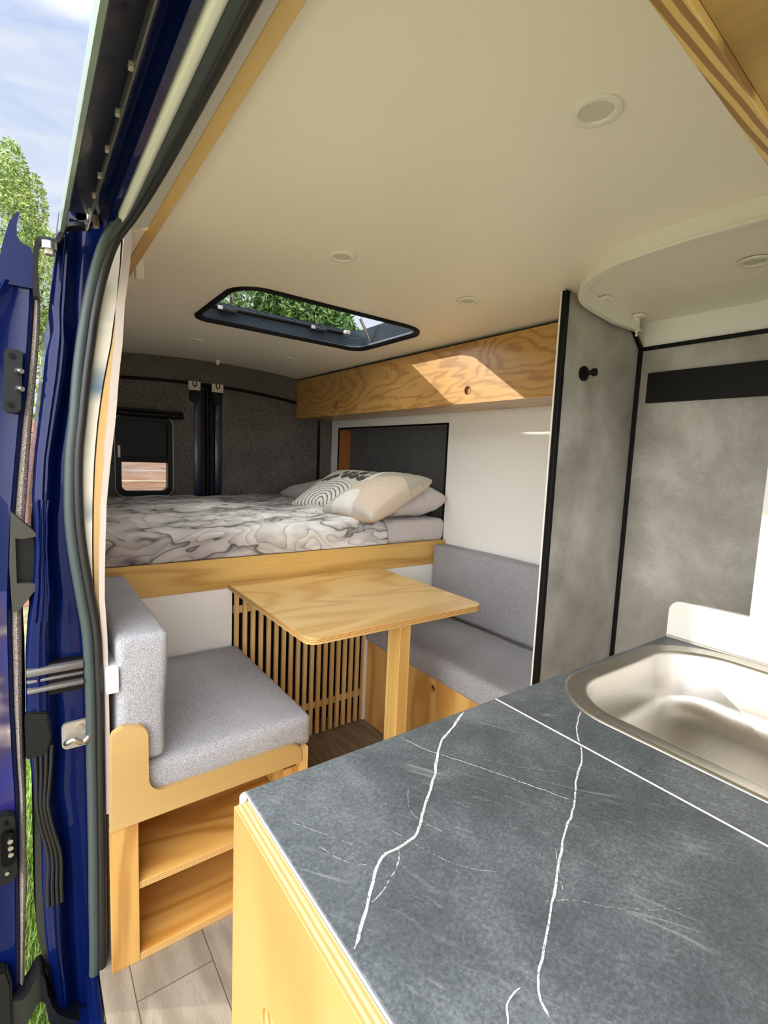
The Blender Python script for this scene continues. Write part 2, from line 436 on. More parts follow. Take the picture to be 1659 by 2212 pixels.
def prism(bm, outer, holes, h0, h1, plane='xy', mi=0, mi_side=None):
    """extrude a polygon with holes; plane gives the axes of its 2-D points, h the third axis"""
    def P(p, h):
        if plane == 'xy': return Vector((p[0], p[1], h))
        if plane == 'xz': return Vector((p[0], h, p[1]))
        return Vector((h, p[0], p[1]))
    if mi_side is None: mi_side = mi
    loops = [outer] + list(holes)
    caps = []
    for h in (h0, h1):
        lv = [[bm.verts.new(P(p, h)) for p in lp] for lp in loops]
        if len(loops) == 1:
            f = bm.faces.new(lv[0]); f.material_index = mi
        else:
            es = [bm.edges.new((vv[i], vv[(i + 1) % len(vv)])) for vv in lv for i in range(len(vv))]
            r = bmesh.ops.triangle_fill(bm, use_beauty=True, use_dissolve=False, edges=es)
            for g in r['geom']:
                if isinstance(g, bmesh.types.BMFace): g.material_index = mi
        caps.append(lv)
    for a, c in zip(*caps):
        for i in range(len(a)):
            f = bm.faces.new((a[i], a[(i + 1) % len(a)], c[(i + 1) % len(a)], c[i])); f.material_index = mi_side
    return bm

def tube(bm, pts, r, n=10, closed=False, cap=True, mi=0):
    pts = [Vector(p) for p in pts]; rings = []
    N = len(pts)
    for i, p in enumerate(pts):
        if closed: tn = pts[(i + 1) % N] - pts[i - 1]
        else: tn = pts[min(i + 1, N - 1)] - pts[max(i - 1, 0)]
        tn.normalize()
        up = Vector((0, 0, 1)) if abs(tn.z) < 0.95 else Vector((1, 0, 0))
        if rings and not closed:
            s = (prev - tn * prev.dot(tn))
            if s.length > 1e-6: up = s
        a = up - tn * up.dot(tn); a.normalize(); b_ = tn.cross(a); prev = a
        rr = r[i] if isinstance(r, (list, tuple)) else r
        rings.append([bm.verts.new(p + a * rr * math.cos(2 * PI * k / n) + b_ * rr * math.sin(2 * PI * k / n)) for k in range(n)])
    for i in range(N if closed else N - 1):
        A, B_ = rings[i], rings[(i + 1) % N]
        for k in range(n):
            f = bm.faces.new((A[k], A[(k + 1) % n], B_[(k + 1) % n], B_[k])); f.material_index = mi
    if cap and not closed:
        bm.faces.new(rings[0]).material_index = mi; bm.faces.new(rings[-1]).material_index = mi
    return bm

def cyl(bm, p0, p1, r0, r1=None, n=24, mi=0):
    return tube(bm, [p0, p1], [r0, r0 if r1 is None else r1], n, mi=mi)

def spline(pts, n=8):
    """Catmull-Rom through points"""
    P = [Vector(p) for p in pts]; out = []
    for i in range(len(P) - 1):
        a, b_, c, d_ = P[max(i - 1, 0)], P[i], P[i + 1], P[min(i + 2, len(P) - 1)]
        for k in range(n):
            u = k / n
            out.append(0.5 * ((2 * b_) + (-a + c) * u + (2 * a - 5 * b_ + 4 * c - d_) * u * u + (-a + 3 * b_ - 3 * c + d_) * u ** 3))
    out.append(P[-1]); return out

def grid(bm, rows, mi=0, closed=False):
    V = [[bm.verts.new(p) for p in r] for r in rows]
    for i in range(len(V) - 1):
        n = len(V[i])
        for k in range(n if closed else n - 1):
            f = bm.faces.new((V[i][k], V[i][(k + 1) % n], V[i + 1][(k + 1) % n], V[i + 1][k])); f.material_index = mi
    return V

def cushion(x0, x1, y0, y1, z0, z1, r=0.02, bulge=0.01, wob=0.003, seed=0):
    """soft upholstered block: rounded box with slightly puffed faces"""
    bm = bmesh.new(); c = Vector(((x0 + x1) / 2, (y0 + y1) / 2, (z0 + z1) / 2)); h = ((x1 - x0) / 2, (y1 - y0) / 2, (z1 - z0) / 2)
    def samples(hh):
        s = [-hh + r * (1 - math.cos(PI / 2 * i / 4)) for i in range(5)]
        n = 12; inner = [-hh + r + (2 * hh - 2 * r) * i / n for i in range(1, n)]
        return s + inner + [-x for x in reversed(s)]
    vm = {}
    def V(p):
        k = tuple(round(x, 6) for x in p)
        if k not in vm:
            pi = Vector([max(-(hh - r), min(hh - r, x)) for x, hh in zip(p, h)])
            dd = Vector(p) - pi
            q = pi + dd.normalized() * r if dd.length > 1e-9 else Vector(p)
            for ax in range(3):
                if abs(abs(p[ax]) - h[ax]) < 1e-9:
                    o2 = [i for i in range(3) if i != ax]
                    u, v = p[o2[0]] / h[o2[0]], p[o2[1]] / h[o2[1]]
                    q[ax] += math.copysign(bulge * (1 - u * u) * (1 - v * v), p[ax])
            nz = noise.noise_vector((c + q) * 9 + Vector((seed, 0, 0)))
            q = q + nz * wob
            vm[k] = bm.verts.new(c + q)
        return vm[k]
    for ax in range(3):
        o2 = [i for i in range(3) if i != ax]
        A, B_ = samples(h[o2[0]]), samples(h[o2[1]])
        for sg in (-1, 1):
            for i in range(len(A) - 1):
                for j in range(len(B_) - 1):
                    q = []
                    for (a, b_) in ((A[i], B_[j]), (A[i + 1], B_[j]), (A[i + 1], B_[j + 1]), (A[i], B_[j + 1])):
                        p = [0, 0, 0]; p[ax] = sg * h[ax]; p[o2[0]] = a; p[o2[1]] = b_
                        q.append(V(p))
                    if len(set(q)) == 4:
                        try: bm.faces.new(q)
                        except ValueError: pass
    return bm

def seam_loop(pts, r=0.0022): return tube(bmesh.new(), pts, r, 6, closed=True)

def zc(x): return 1.860 - 0.035 * min(1.0, ((x - 0.95) / 0.65) ** 2)

def lerp_tab(tab, z):
    """x of a (x, z) table at height z (z falling)"""
    for (xa, za), (xb, zb) in zip(tab, tab[1:]):
        if za >= z >= zb: return xa + (xb - xa) * (za - z) / max(za - zb, 1e-9)
    return tab[0][0] if z > tab[0][1] else tab[-1][0]

# ================================================================== THE SETTING
# lawn and outside ground
bm = bmesh.new()
grid(bm, [[Vector((x, y, -0.55 + 0.03 * noise.noise(Vector((x * .4, y * .4, 0))))) for x in [-30 + 2.5 * i for i in range(25)]] for y in [-30 + 2.5 * i for i in range(29)]])
struct('ground', bm, LAWN, smooth=180)

# floor of the living area
struct('floor', BX(0.115, 1.90, -1.3, 3.34, -0.03, 0.0), OAK)
# ceiling with the rounded hatch opening
HX0, HX1, HY0, HY1, HR = 0.575, 1.415, 1.665, 2.235, 0.10
bm = bmesh.new()
gx0, gx1, gy0, gy1 = 0.53, 1.46, 1.62, 2.28
xs = sorted(set([0.262 + (1.92 - 0.262) * i / 44 for i in range(45)] + [gx0, gx1]))
ys = [-1.3, -0.4, 0.5, gy0, gy1, 2.8, 3.34]
for i in range(len(xs) - 1):
    for j in range(len(ys) - 1):
        if xs[i] >= gx0 - 1e-6 and xs[i + 1] <= gx1 + 1e-6 and ys[j] >= gy0 - 1e-6 and ys[j + 1] <= gy1 + 1e-6: continue
        bm.faces.new([bm.verts.new((xs[a], ys[c], zc(xs[a]))) for a, c in ((i, j), (i, j + 1), (i + 1, j + 1), (i + 1, j))])
ins = [x for x in xs if gx0 <= x <= gx1]
outer = [(x, gy0) for x in ins] + [(gx1, y) for y in (1.75, 1.85, 1.95, 2.05, 2.15)] + [(x, gy1) for x in reversed(ins)] + [(gx0, y) for y in (2.15, 2.05, 1.95, 1.85, 1.75)]
lp = rrect(HX0 + .008, HX1 - .008, HY0 + .008, HY1 - .008, HR, 8)
def fill_ring(bm, outer, inner, zf):
    lv = [[bm.verts.new((p[0], p[1], zf(p[0]))) for p in q] for q in (outer, inner)]
    es = [bm.edges.new((v[i], v[(i + 1) % len(v)])) for v in lv for i in range(len(v))]
    bmesh.ops.triangle_fill(bm, use_beauty=True, use_dissolve=False, edges=es)
fill_ring(bm, outer, lp, zc)
bmesh.ops.remove_doubles(bm, verts=bm.verts, dist=1e-5)
struct('ceiling', bm, CEIL, smooth=60)
# outer roof skin (around the hatch)
bm = bmesh.new()
for a in ((0.115, 0.54, -1.3, 3.4), (1.45, 1.98, -1.3, 3.4), (0.54, 1.45, -1.3, 1.63), (0.54, 1.45, 2.27, 3.4)):
    box(bm, a[0], a[1], a[2], a[3], 1.885, 1.905)
struct('roof', bm, BLUE)

# right-hand wall of the van with the headboard recess
bm = bmesh.new()
NY0, NY1, NZ0, NZ1 = 1.972, 3.112, 0.70, 1.498
prism(bm, [(-1.3, -0.03), (3.34, -0.03), (3.34, 1.86), (-1.3, 1.86)], [[(NY0, NZ0), (NY1, NZ0), (NY1, NZ1), (NY0, NZ1)]], 1.84, 1.852, 'yz')
wr = struct('wall_right', bm, WHITE)
bm = bmesh.new(); box(bm, 1.852, 1.99, -1.3, 1.9, -0.5, 1.9); box(bm, 1.96, 1.99, 1.9, 3.4, -0.5, 1.9); box(bm, 1.852, 1.96, 3.2, 3.4, -.5, 1.9)
struct('recess_backing', bm, BLACK, parent=wr)
# rear end: header, side return and doors
bm = bmesh.new()
xs2 = [0.10 + (1.80 - 0.10) * i / 30 for i in range(31)]
rows = []
for zf, y in ((0, 3.262), (1, 3.262), (1, 3.30), (0, 3.30)):
    rows.append([Vector((x, y, (1.722 - 0.055 * ((x - 0.85) / 0.75) ** 2) if zf == 0 else zc(x) + 0.006)) for x in xs2])
rows.append(rows[0]); grid(bm, rows)
wb = struct('wall_rear', bm, CARPET, smooth=40)
bm = bmesh.new(); box(bm, 0.10, 1.9, 3.33, 3.36, -0.03, 1.02); box(bm, 0.10, 0.40, 3.33, 3.36, 1.02, 1.9); box(bm, 0.76, 1.9, 3.33, 3.36, 1.02, 1.9); box(bm, .4, .76, 3.33, 3.36, 1.50, 1.9)
struct('rear_skin', bm, NAVY, parent=wb)
bm = bmesh.new()
grid(bm, [[Vector((1.765 + 0.075 * i / 6, 3.262 - 0.05 * (i / 6) ** 2, z)) for i in range(7)] for z in (0.9, 1.2, 1.5, 1.8)])
struct('corner_return', bm, CARPET, smooth=180, parent=wb)
tube_pts = [(1.762 - 0.012 * ((z - 1.2) / .4) ** 2, 3.256, z) for z in [0.95 + 0.06 * i for i in range(12)]]
struct('corner_seal', tube(bmesh.new(), tube_pts, 0.007, 8), BLACK, parent=wb, smooth=60)
bm = tube(bmesh.new(), [(x, 3.256, 1.714 - 0.055 * ((x - 0.85) / 0.75) ** 2) for x in xs2], 0.008, 8)
struct('header_seal', bm, BLACK, parent=wb, smooth=60)

# left-hand lining behind the door opening
plyR = [(0.21, 1.743), (0.203, 1.682), (0.194, 1.618), (0.191, 1.572), (0.188, 1.525), (0.18, 1.461), (0.173, 1.367), (0.161, 1.271), (0.151, 1.174), (0.15, 1.14), (0.146, 1.058), (0.143, 0.953), (0.147, 0.867), (0.148, 0.771), (0.148, 0.672), (0.148, 0.572), (0.148, 0.432), (0.146, 0.314), (0.145, 0.192), (0.144, 0.036), (0.144, -0.02)]
sealL = [(0.155, 1.79), (0.136, 1.724), (0.127, 1.664), (0.113, 1.601), (0.105, 1.556), (0.099, 1.511), (0.092, 1.45), (0.085, 1.36), (0.075, 1.268), (0.071, 1.175), (0.07, 1.143), (0.075, 1.063), (0.087, 0.96), (0.097, 0.875), (0.1, 0.782), (0.101, 0.685), (0.1, 0.588), (0.1, 0.451), (0.1, 0.335), (0.098, 0.217), (0.097, 0.064), (0.095, -0.059), (0.093, -0.181), (0.092, -0.3)]
foamR = [(0.19, 1.738), (0.184, 1.677), (0.178, 1.615), (0.171, 1.568), (0.165, 1.522), (0.152, 1.458), (0.138, 1.364), (0.129, 1.27), (0.124, 1.174), (0.121, 1.06), (0.121, 0.955), (0.123, 0.869), (0.126, 0.773), (0.128, 0.674), (0.128, 0.572), (0.129, 0.435), (0.13, 0.317), (0.13, 0.196), (0.13, -0.02)]
def slab(prof_out, prof_in, y0, y1, zs):
    bm = bmesh.new(); rows = []
    for z in zs:
        a, c = prof_in(z), prof_out(z)
        rows.append([Vector((a, y0, z)), Vector((c, y0, z)), Vector((c, y1, z)), Vector((a, y1, z))])
    V = grid(bm, rows, closed=True); bm.faces.new(V[0]); bm.faces.new(V[-1]); return bm
zz = [1.80 - 0.045 * i for i in range(41)]
wl = struct('wall_left', slab(lambda z: lerp_tab(plyR, z), lambda z: lerp_tab(plyR, z) - 0.012 - 0.004 * (z > 1.3), 1.288, 3.34, [min(z, 1.795) for z in zz if z > 0.39]), PLYWHITE, smooth=50)
struct('lower_lining', slab(lambda z: 0.152, lambda z: 0.144, 1.296, 3.34, [0.40, 0.2, 0.0]), SKIRT, parent=wl)
struct('insulation', slab(lambda z: lerp_tab(foamR, z), lambda z: max(lerp_tab(foamR, z) - 0.05, lerp_tab(sealL, z) + 0.012), 1.302, 1.6, [z for z in zz if z > -0.02]), FOAM_B, parent=wl, smooth=50)
struct('batten', slab(lambda z: lerp_tab(plyR, z) - 0.012, lambda z: max(lerp_tab(foamR, z) + 0.003, lerp_tab(plyR, z) - 0.035), 1.30, 1.36, [z for z in zz if 1.74 > z > 0.75]), BATTEN, parent=wl)
struct('outer_side_panel', slab(lambda z: 0.115, lambda z: max(0.0, min(0.112, 0.012 + 0.125 * (z - 1.1))) if z > 0.2 else 0.02, 1.42, 3.4, [1.9, 1.7, 1.5, 1.3, 1.1, 0.9, 0.2, -0.35]), BLUE, parent=wl, smooth=30)
# white painted sill ledge behind the left backrest
tag(obj('ledge', BX(0.1405, 0.167, 1.262, 1.93, 0.722, 0.782, bevel=0.002), plain('ledge_paint', (206, 206, 210), 0.5)), 'narrow white ledge end behind the grey backrest by the door opening', 'ledge')

# ================================================================== DOOR OPENING, BODY METAL
body = thing('van_body_frame', 'glossy blue metal door frame of the van, upper rail and rear pillar', 'car frame', (0.03, 1.3, -0.4))
pilL = [(0.075, 1.79), (0.066, 1.705), (0.06, 1.648), (0.054, 1.589), (0.058, 1.547), (0.047, 1.503), (0.041, 1.443), (0.03, 1.355), (0.019, 1.266), (0.012, 1.176), (0.013, 1.145), (0.013, 1.068), (0.006, 0.97), (-0.004, 0.893), (-0.011, 0.806), (-0.013, 0.716), (-0.011, 0.624), (-0.004, 0.493), (0.006, 0.381), (0.004, 0.269), (0.008, 0.121), (0.02, -0.009), (0.026, -0.132), (0.03, -0.3)]
ribR = [(0.10, 1.79), (0.095, 1.713), (0.091, 1.655), (0.087, 1.596), (0.082, 1.553), (0.086, 1.509), (0.079, 1.448), (0.064, 1.358), (0.05, 1.267), (0.045, 1.176), (0.04, 1.144), (0.037, 1.066), (0.042, 0.966), (0.037, 0.885), (0.037, 0.796), (0.035, 0.703), (0.035, 0.609), (0.028, 0.48), (0.04, 0.362), (0.044, 0.245), (0.045, 0.095), (0.052, -0.031), (0.054, -0.152), (0.056, -0.3)]
sealR = [(0.171, 1.733), (0.157, 1.671), (0.146, 1.608), (0.139, 1.562), (0.133, 1.517), (0.124, 1.454), (0.113, 1.362), (0.104, 1.269), (0.1, 1.175), (0.105, 1.142), (0.11, 1.06), (0.123, 0.955), (0.134, 0.869), (0.137, 0.774), (0.138, 0.675), (0.137, 0.575), (0.136, 0.437), (0.135, 0.319), (0.134, 0.198), (0.132, 0.043), (0.123, -0.078), (0.113, -0.195)]
# pillar: bulging outer ridge, groove, recessed jamb panel; swept down the height
rows = []
for i in range(95):
    z = 1.785 - 2.08 * i / 94
    a, r_, s = lerp_tab(pilL, z), lerp_tab(ribR, z), lerp_tab(sealL, z) + 0.02
    gr = 0.008 + 0.006 * math.exp(-((z - 1.56) / .03) ** 2)
    dent = 0.006 * (1 / (1 + math.exp((z - 1.50) * 60)))
    row = [Vector((a, 1.40, z)), Vector((a, 1.305, z))]
    for k in range(1, 8):
        u = k / 8; row.append(Vector((a + (r_ - a) * u, 1.302 - 0.012 * math.sin(PI * u) + 0.002 * math.cos(u * 20), z)))
    row += [Vector((r_, 1.305, z)), Vector((r_ + gr, 1.318 + dent, z)), Vector((r_ + gr + 0.004, 1.322 + dent, z))]
    st = 0.006 * (1 / (1 + math.exp((z - 0.92) * 90))) - 0.008 * (1 / (1 + math.exp((z - 0.72) * 120)))
    for k in range(1, 7):
        u = k / 6; x0 = r_ + gr + 0.004
        row.append(Vector((x0 + (s - x0) * u, 1.316 + st - 0.006 * math.sin(PI * u) ** 0.5 * 0.6, z)))
    row.append(Vector((s, 1.40, z)))
    rows.append(row)
bm = bmesh.new(); grid(bm, rows)
obj('pillar', bm, BLUE, body, smooth=50)
# pressed panel step and lower outer skirt beside the pillar
rows = []
for i in range(40):
    z = 0.70 - 1.0 * i / 39
    a = lerp_tab(pilL, z)
    o_ = -0.006 - 0.002 * math.sin(z * 9) + 0.14 * max(0, 0.14 - z)
    rows.append([Vector((o_ - .004, 1.42, z)), Vector((o_, 1.312, z)), Vector((a + 0.012, 1.300, z)), Vector((a + 0.015, 1.42, z))])
bm = bmesh.new(); grid(bm, rows)
obj('lower_rubber_trim', bm, RUBBER_D, body, smooth=40)['label'] = 'black rubber edge'
# ribbed rubber strip on the ridge
bm = bmesh.new()
for k in range(4):
    pts = []
    for i in range(34):
        z = 0.62 - 0.40 * i / 33
        a, r_ = lerp_tab(pilL, z), lerp_tab(ribR, z)
        pts.append((a + 0.006 + (r_ - a - 0.004) * (k + 0.5) / 4 - 0.006 * math.exp(-((z - 0.46) / .08) ** 2) + .004 * math.exp(-((z - 0.33) / .05) ** 2), 1.2915, z))
    tube(bm, pts, 0.0042, 8)
obj('ribbed_strip', bm, RUBBER_D, body, smooth=60)
bm = bmesh.new()
for k in range(3):
    pts = []
    for i in range(30):
        z = 1.18 - 0.27 * i / 29
        a, r_ = lerp_tab(pilL, z), lerp_tab(ribR, z)
        pts.append((a + 0.004 + (r_ - a) * (k + 0.6) / 3.6 + 0.0004 * math.sin(z * 90 + k), 1.2905, z))
    tube(bm, pts, 0.0022, 8)
obj('seam_sealant', bm, BLUE, body, smooth=60)
# dark shoulder block under the rail track
bm = bmesh.new(); prism(bm, [(-0.016, 0.60), (0.022, 0.60), (0.032, 0.64), (0.026, 0.70), (-0.006, 0.71), (-0.016, 0.69)], [], 1.286, 1.33, 'xz')
bmesh.ops.bevel(bm, geom=list(bm.edges), offset=0.003, segments=2, affect='EDGES')
obj('rail_end_block', bm, BLACK_M, body, smooth=40)
# waist slide track
bm = bmesh.new()
for z0, z1, y in ((0.790, 0.806, 1.283), (0.772, 0.780, 1.290), (0.752, 0.762, 1.281)):
    box(bm, -0.010, 0.098, y, 1.33, z0, z1, bevel=0.003)
obj('waist_track', bm, plain('track_metal', (112, 110, 110), 0.4, metal=0.5), body, smooth=40)['label'] = 'grey metal slide track'
obj('track_shadow_gap', BX(-0.010, 0.098, 1.298, 1.33, 0.735, 0.81), BLACK, body)
# chrome striker plate with its loop
bm = bmesh.new(); prism(bm, rrect(0.052, 0.112, 0.592, 0.655, 0.012, 6), [], 1.302, 1.312, 'xz')
sp = obj('striker_plate', bm, STEEL_G, body, smooth=40); sp['label'] = 'silver striker plate'
bm = tube(bmesh.new(), spline([(0.06, 1.303, 0.606), (0.062, 1.285, 0.618), (0.075, 1.278, 0.624), (0.09, 1.28, 0.612), (0.104, 1.285, 0.618), (0.106, 1.303, 0.625)], 6), 0.006, 10)
obj('striker_loop', bm, CHROME, sp, smooth=60)
bm = cyl(bmesh.new(), (0.088, 1.304, 0.641), (0.088, 1.297, 0.641), 0.007); obj('screw', bm, CHROME, sp, smooth=40)
# upper rail (header) profile swept along Y
def sweep_y(prof, y0, y1):
    bm = bmesh.new(); grid(bm, [[Vector((x, y, z)) for x, z in prof] for y in (y0, (y0 + y1) / 2, y1)]); return bm
obj('header_lip', sweep_y([(0.112, 1.90), (0.074, 1.745), (0.067, 1.722), (0.0665, 1.716), (0.070, 1.711), (0.0765, 1.712), (0.080, 1.722), (0.081, 1.77)], -1.2, 1.205), plain('greygreen_trim', (126, 142, 136), 0.3, coat=0.6), body, smooth=50)['label'] = 'pale grey green drip rail'
obj('header_channel', sweep_y([(0.078, 1.735), (0.083, 1.762), (0.121, 1.768)], -1.2, 1.23), NAVY, body, smooth=30)['label'] = 'dark navy channel'
obj('header_flange', sweep_y([(0.121, 1.768), (0.1145, 1.738), (0.1165, 1.734), (0.1195, 1.736), (0.124, 1.765)], -1.2, 1.23), CHROME, body, smooth=30)['label'] = 'bright metal flange'
obj('header_panel', sweep_y([(0.122, 1.768), (0.140, 1.772), (0.1485, 1.762), (0.150, 1.748), (0.158, 1.742), (0.1605, 1.748), (0.162, 1.90)], -1.2, 1.24), BLUE, body, smooth=40)
obj('header_edge', sweep_y([(0.160, 1.750), (0.163, 1.742), (0.170, 1.738), (0.177, 1.742), (0.180, 1.752), (0.182, 1.90)], -1.2, 1.20), plain('offwhite_paint', (226, 230, 224), 0.25, coat=0.7), body, smooth=60)['label'] = 'off-white painted inner edge'
for y in (0.55, 0.68, 0.78, 0.88, 0.97, 1.05, 1.12, 1.18):
    obj('flange_clip', BX(0.110, 0.1155, y, y + 0.008, 1.731, 1.739, bevel=0.001), STEEL_G, body)
bm = bmesh.new(); box(bm, 0.112, 0.28, -1.2, 1.29, 1.86, 1.885)
obj('header_top', bm, NAVY, body)
# sill under the opening
bm = bmesh.new(); box(bm, -0.01, 0.108, -1.2, 1.31, -0.36, -0.10, bevel=0.012, seg=3); box(bm, 0.085, 0.112, -1.2, 1.30, -0.10, -0.012, bevel=0.004)
obj('sill', bm, BLUE, body, smooth=40)

# rubber seal round the opening (two bulbs)
def seal_path(off, dy):
    cs = []
    for z in (-0.19, -0.06, 0.06, 0.2, 0.32, 0.45, 0.58, 0.68, 0.78, 0.87, 0.96, 1.06, 1.15, 1.27, 1.36, 1.45, 1.52, 1.60):
        a, c = lerp_tab(sealL[1:], z), lerp_tab(sealR, z)
        cs.append((a + (c - a) * off, 1.292 + dy, z))
    o2 = (off - 0.5) * 0.030
    cs += [(0.144 + o2, 1.27 + dy, 1.675), (0.160 + o2, 1.225 + dy, 1.728), (0.178 + o2, 1.14 + dy, 1.750), (0.186 + o2, 1.0, 1.754), (0.190 + o2, 0.8, 1.755), (0.1915 + o2, 0.4, 1.755), (0.1915 + o2, -1.2, 1.755)]
    return spline(cs, 5)
ds = thing('door_seal', 'thick dark rubber weather seal edging the van door opening', 'seal', (0.115, 1.29, -0.19))
obj('outer_bulb', tube(bmesh.new(), seal_path(0.27, 0.0), 0.0118, 12), RUBBER, ds, smooth=80)
obj('inner_bulb', tube(bmesh.new(), seal_path(0.76, -0.004), 0.0102, 12), RUBBER_D, ds, smooth=80)['label'] = 'darker inner bulb'
# cream edge and wooden batten along the ceiling edge
tr = struct('trim_1', sweep_y([(0.199, 1.775), (0.222, 1.782), (0.240, 1.790), (0.242, 1.88)], -1.2, 1.27), CREAM, label='cream painted strip between door seal and wooden ceiling batten', smooth=40)
struct('trim_2', BX(0.2415, 0.2655, -1.2, 1.70, 1.792, 1.832, bevel=0.002), BATTEN_Y, label='pale wooden batten along the door side of the ceiling')
struct('trim_3', BX(0.20, 0.266, 1.30, 3.34, 1.795, 1.84), CEIL, label='ceiling edge above the left lining')
tag(obj('curtain_clip', BX(0.270, 0.292, 1.60, 1.625, 1.775, 1.826, bevel=0.003), PLASTIC_W), 'small white plastic clip at the corner end of the wooden ceiling batten', 'clip')

# sliding door pushed back along the outside
blueR = [(0.006, 1.758), (0.008, 1.731), (0.024, 1.705), (0.029, 1.695), (0.028, 1.645), (0.025, 1.588), (0.018, 1.501), (0.009, 1.413), (-0.0, 1.354), (-0.01, 1.257), (-0.018, 1.175), (-0.021, 1.144), (-0.026, 1.067), (-0.032, 0.971), (-0.034, 0.892), (-0.035, 0.804), (-0.036, 0.713), (-0.035, 0.591), (-0.033, 0.492), (-0.036, 0.383), (-0.04, 0.273), (-0.043, 0.13), (-0.047, 0.016), (-0.051, -0.097), (-0.055, -0.3)]
carR = [(0.037, 1.66), (0.037, 1.647), (0.039, 1.59), (0.033, 1.504), (0.024, 1.414), (0.018, 1.355), (0.009, 1.258), (0.002, 1.174), (-0.001, 1.143), (-0.007, 1.066), (-0.013, 0.968), (-0.015, 0.889), (-0.017, 0.8), (-0.02, 0.709), (-0.022, 0.587), (-0.02, 0.487), (-0.022, 0.377), (-0.024, 0.265), (-0.032, 0.124), (-0.036, 0.009), (-0.042, -0.104)]
sdoor = thing('sliding_door', 'open blue sliding van door seen edge-on at the far left', 'car door', (-0.08, 1.4, -0.3))
rows = []
for i in range(90):
    z = 1.63 - 1.93 * i / 89
    r_ = lerp_tab(blueR, z)
    wdt = 0.085 - 0.03 * max(0, (z - 1.2)) / 0.5
    l = r_ - wdt - 0.02 + 0.05 * max(0, (z - 1.55)) / 0.15
    rows.append([Vector((r_ + 0.004, 2.55, z)), Vector((r_ + 0.004, 1.345, z)), Vector((r_, 1.326, z)), Vector((r_ - 0.007, 1.320, z)), Vector((r_ - 0.014, 1.324, z)),
                 Vector(((r_ + l) / 2, 1.326, z)), Vector((l + 0.016, 1.318, z)), Vector((l + 0.006, 1.312, z)), Vector((l, 1.318, z)), Vector((l - 0.004, 1.36, z)), Vector((l - 0.004, 2.55, z))])
bm = bmesh.new(); V = grid(bm, rows)
for f in bm.faces:
    c = f.calc_center_median()
    if c.y < 1.34 and 0.42 < c.z < 0.98 and c.x < lerp_tab(blueR, c.z) - 0.008: f.material_index = 1
bm.faces.new(V[0]); bm.faces.new(V[-1])
obj('door_shell', bm, [BLUE, WORN_REFLECT], sdoor, smooth=50)
# curved fin at the top of the leading edge
bm = bmesh.new()
fin = [(-0.052, 1.622), (-0.030, 1.66), (-0.021, 1.705), (-0.010, 1.745), (0.004, 1.768), (0.0075, 1.766), (0.002, 1.742), (0.002, 1.72), (0.010, 1.708), (0.024, 1.703), (0.030, 1.690), (0.0285, 1.622)]
prism(bm, fin, [], 1.316, 1.345, 'xz'); obj('top_fin', bm, BLUE, sdoor, smooth=40)
# carpeted inner lining edge
def car_slab(z0, z1, n):
    rows = []
    for i in range(n):
        z = z0 + (z1 - z0) * i / (n - 1)
        a, c = lerp_tab(blueR, z) + 0.002, lerp_tab(carR, z)
        rows.append([Vector((a, 1.332, z)), Vector(((a + c) / 2, 1.322, z)), Vector((c - 0.002, 1.326, z)), Vector((c, 1.336, z)), Vector((c, 2.5, z)), Vector((a, 2.5, z))])
    bm = bmesh.new(); V = grid(bm, rows, closed=True); bm.faces.new(V[0]); bm.faces.new(V[-1]); return bm
obj('carpet_lining', car_slab(1.66, -0.10, 60), TRIMCARPET, sdoor, smooth=60)['label'] = 'taupe carpet strip'
# grab handle recess
bm = bmesh.new()
prism(bm, [(-0.026, 1.155), (0.016, 1.108), (0.017, 1.100), (-0.005, 1.096), (-0.020, 1.098), (-0.020, 1.000), (0.0, 0.998), (0.016, 0.995), (0.014, 0.985), (-0.014, 0.945), (-0.030, 0.935), (-0.032, 1.04)], [], 1.296, 1.33, 'xz')
gh = obj('grab_handle', bm, plain('olive_black_plastic', (52, 50, 44), 0.55), sdoor); gh['label'] = 'dark plastic grab handle'
obj('handle_recess', BX(-0.022, 0.012, 1.316, 1.345, 0.998, 1.098), BLACK_M, gh)
# latch bracket with two bolts
bm = bmesh.new(); prism(bm, rrect(-0.034, -0.003, 1.362, 1.492, 0.010, 6), [], 1.306, 1.322, 'xz')
bmesh.ops.translate(bm, vec=(0.004, 0, 0), verts=bm.verts)
for v in bm.verts: v.co.x += (v.co.z - 1.42) * 0.06
lb = obj('latch_bracket', bm, BLACK_M, sdoor, smooth=40)
for z in (1.378, 1.478): obj('screw', cyl(bmesh.new(), (-0.017 + (z - 1.42) * .06, 1.307, z), (-0.017 + (z - 1.42) * .06, 1.300, z), 0.006, n=6), BLACK_G, lb, smooth=30)
for z in (1.448, 1.412): obj('bolt', tube(bmesh.new(), [(-0.004, 1.307, z), (-0.003, 1.292, z), (0.002, 1.284, z - .002)], [0.0075, 0.006, 0.005], 10), CHROME, lb, smooth=50)
# contact lock plate with three pins
bm = bmesh.new(); prism(bm, rrect(-0.090, -0.040, 0.312, 0.475, 0.018, 6), [], 1.300, 1.325, 'xz')
lk = obj('contact_plate', bm, BLACK_M, sdoor, smooth=40); lk['label'] = 'black plate with three bright pins'
bm = bmesh.new(); prism(bm, rrect(-0.067, -0.042, 0.360, 0.440, 0.011, 6), [], 1.290, 1.302, 'xz'); obj('pin_housing', bm, BLACK_G, lk, smooth=40)
for z in (0.420, 0.404, 0.388): obj('contact_pin', cyl(bmesh.new(), (-0.0495, 1.291, z), (-0.0495, 1.284, z), 0.0052), CHROME, lk, smooth=40)
obj('screw', cyl(bmesh.new(), (-0.056, 1.301, 0.458), (-0.056, 1.296, 0.458), 0.004), BLACK_G, lk)
obj('screw', cyl(bmesh.new(), (-0.058, 1.301, 0.338), (-0.058, 1.296, 0.338), 0.004), CHROME, lk)
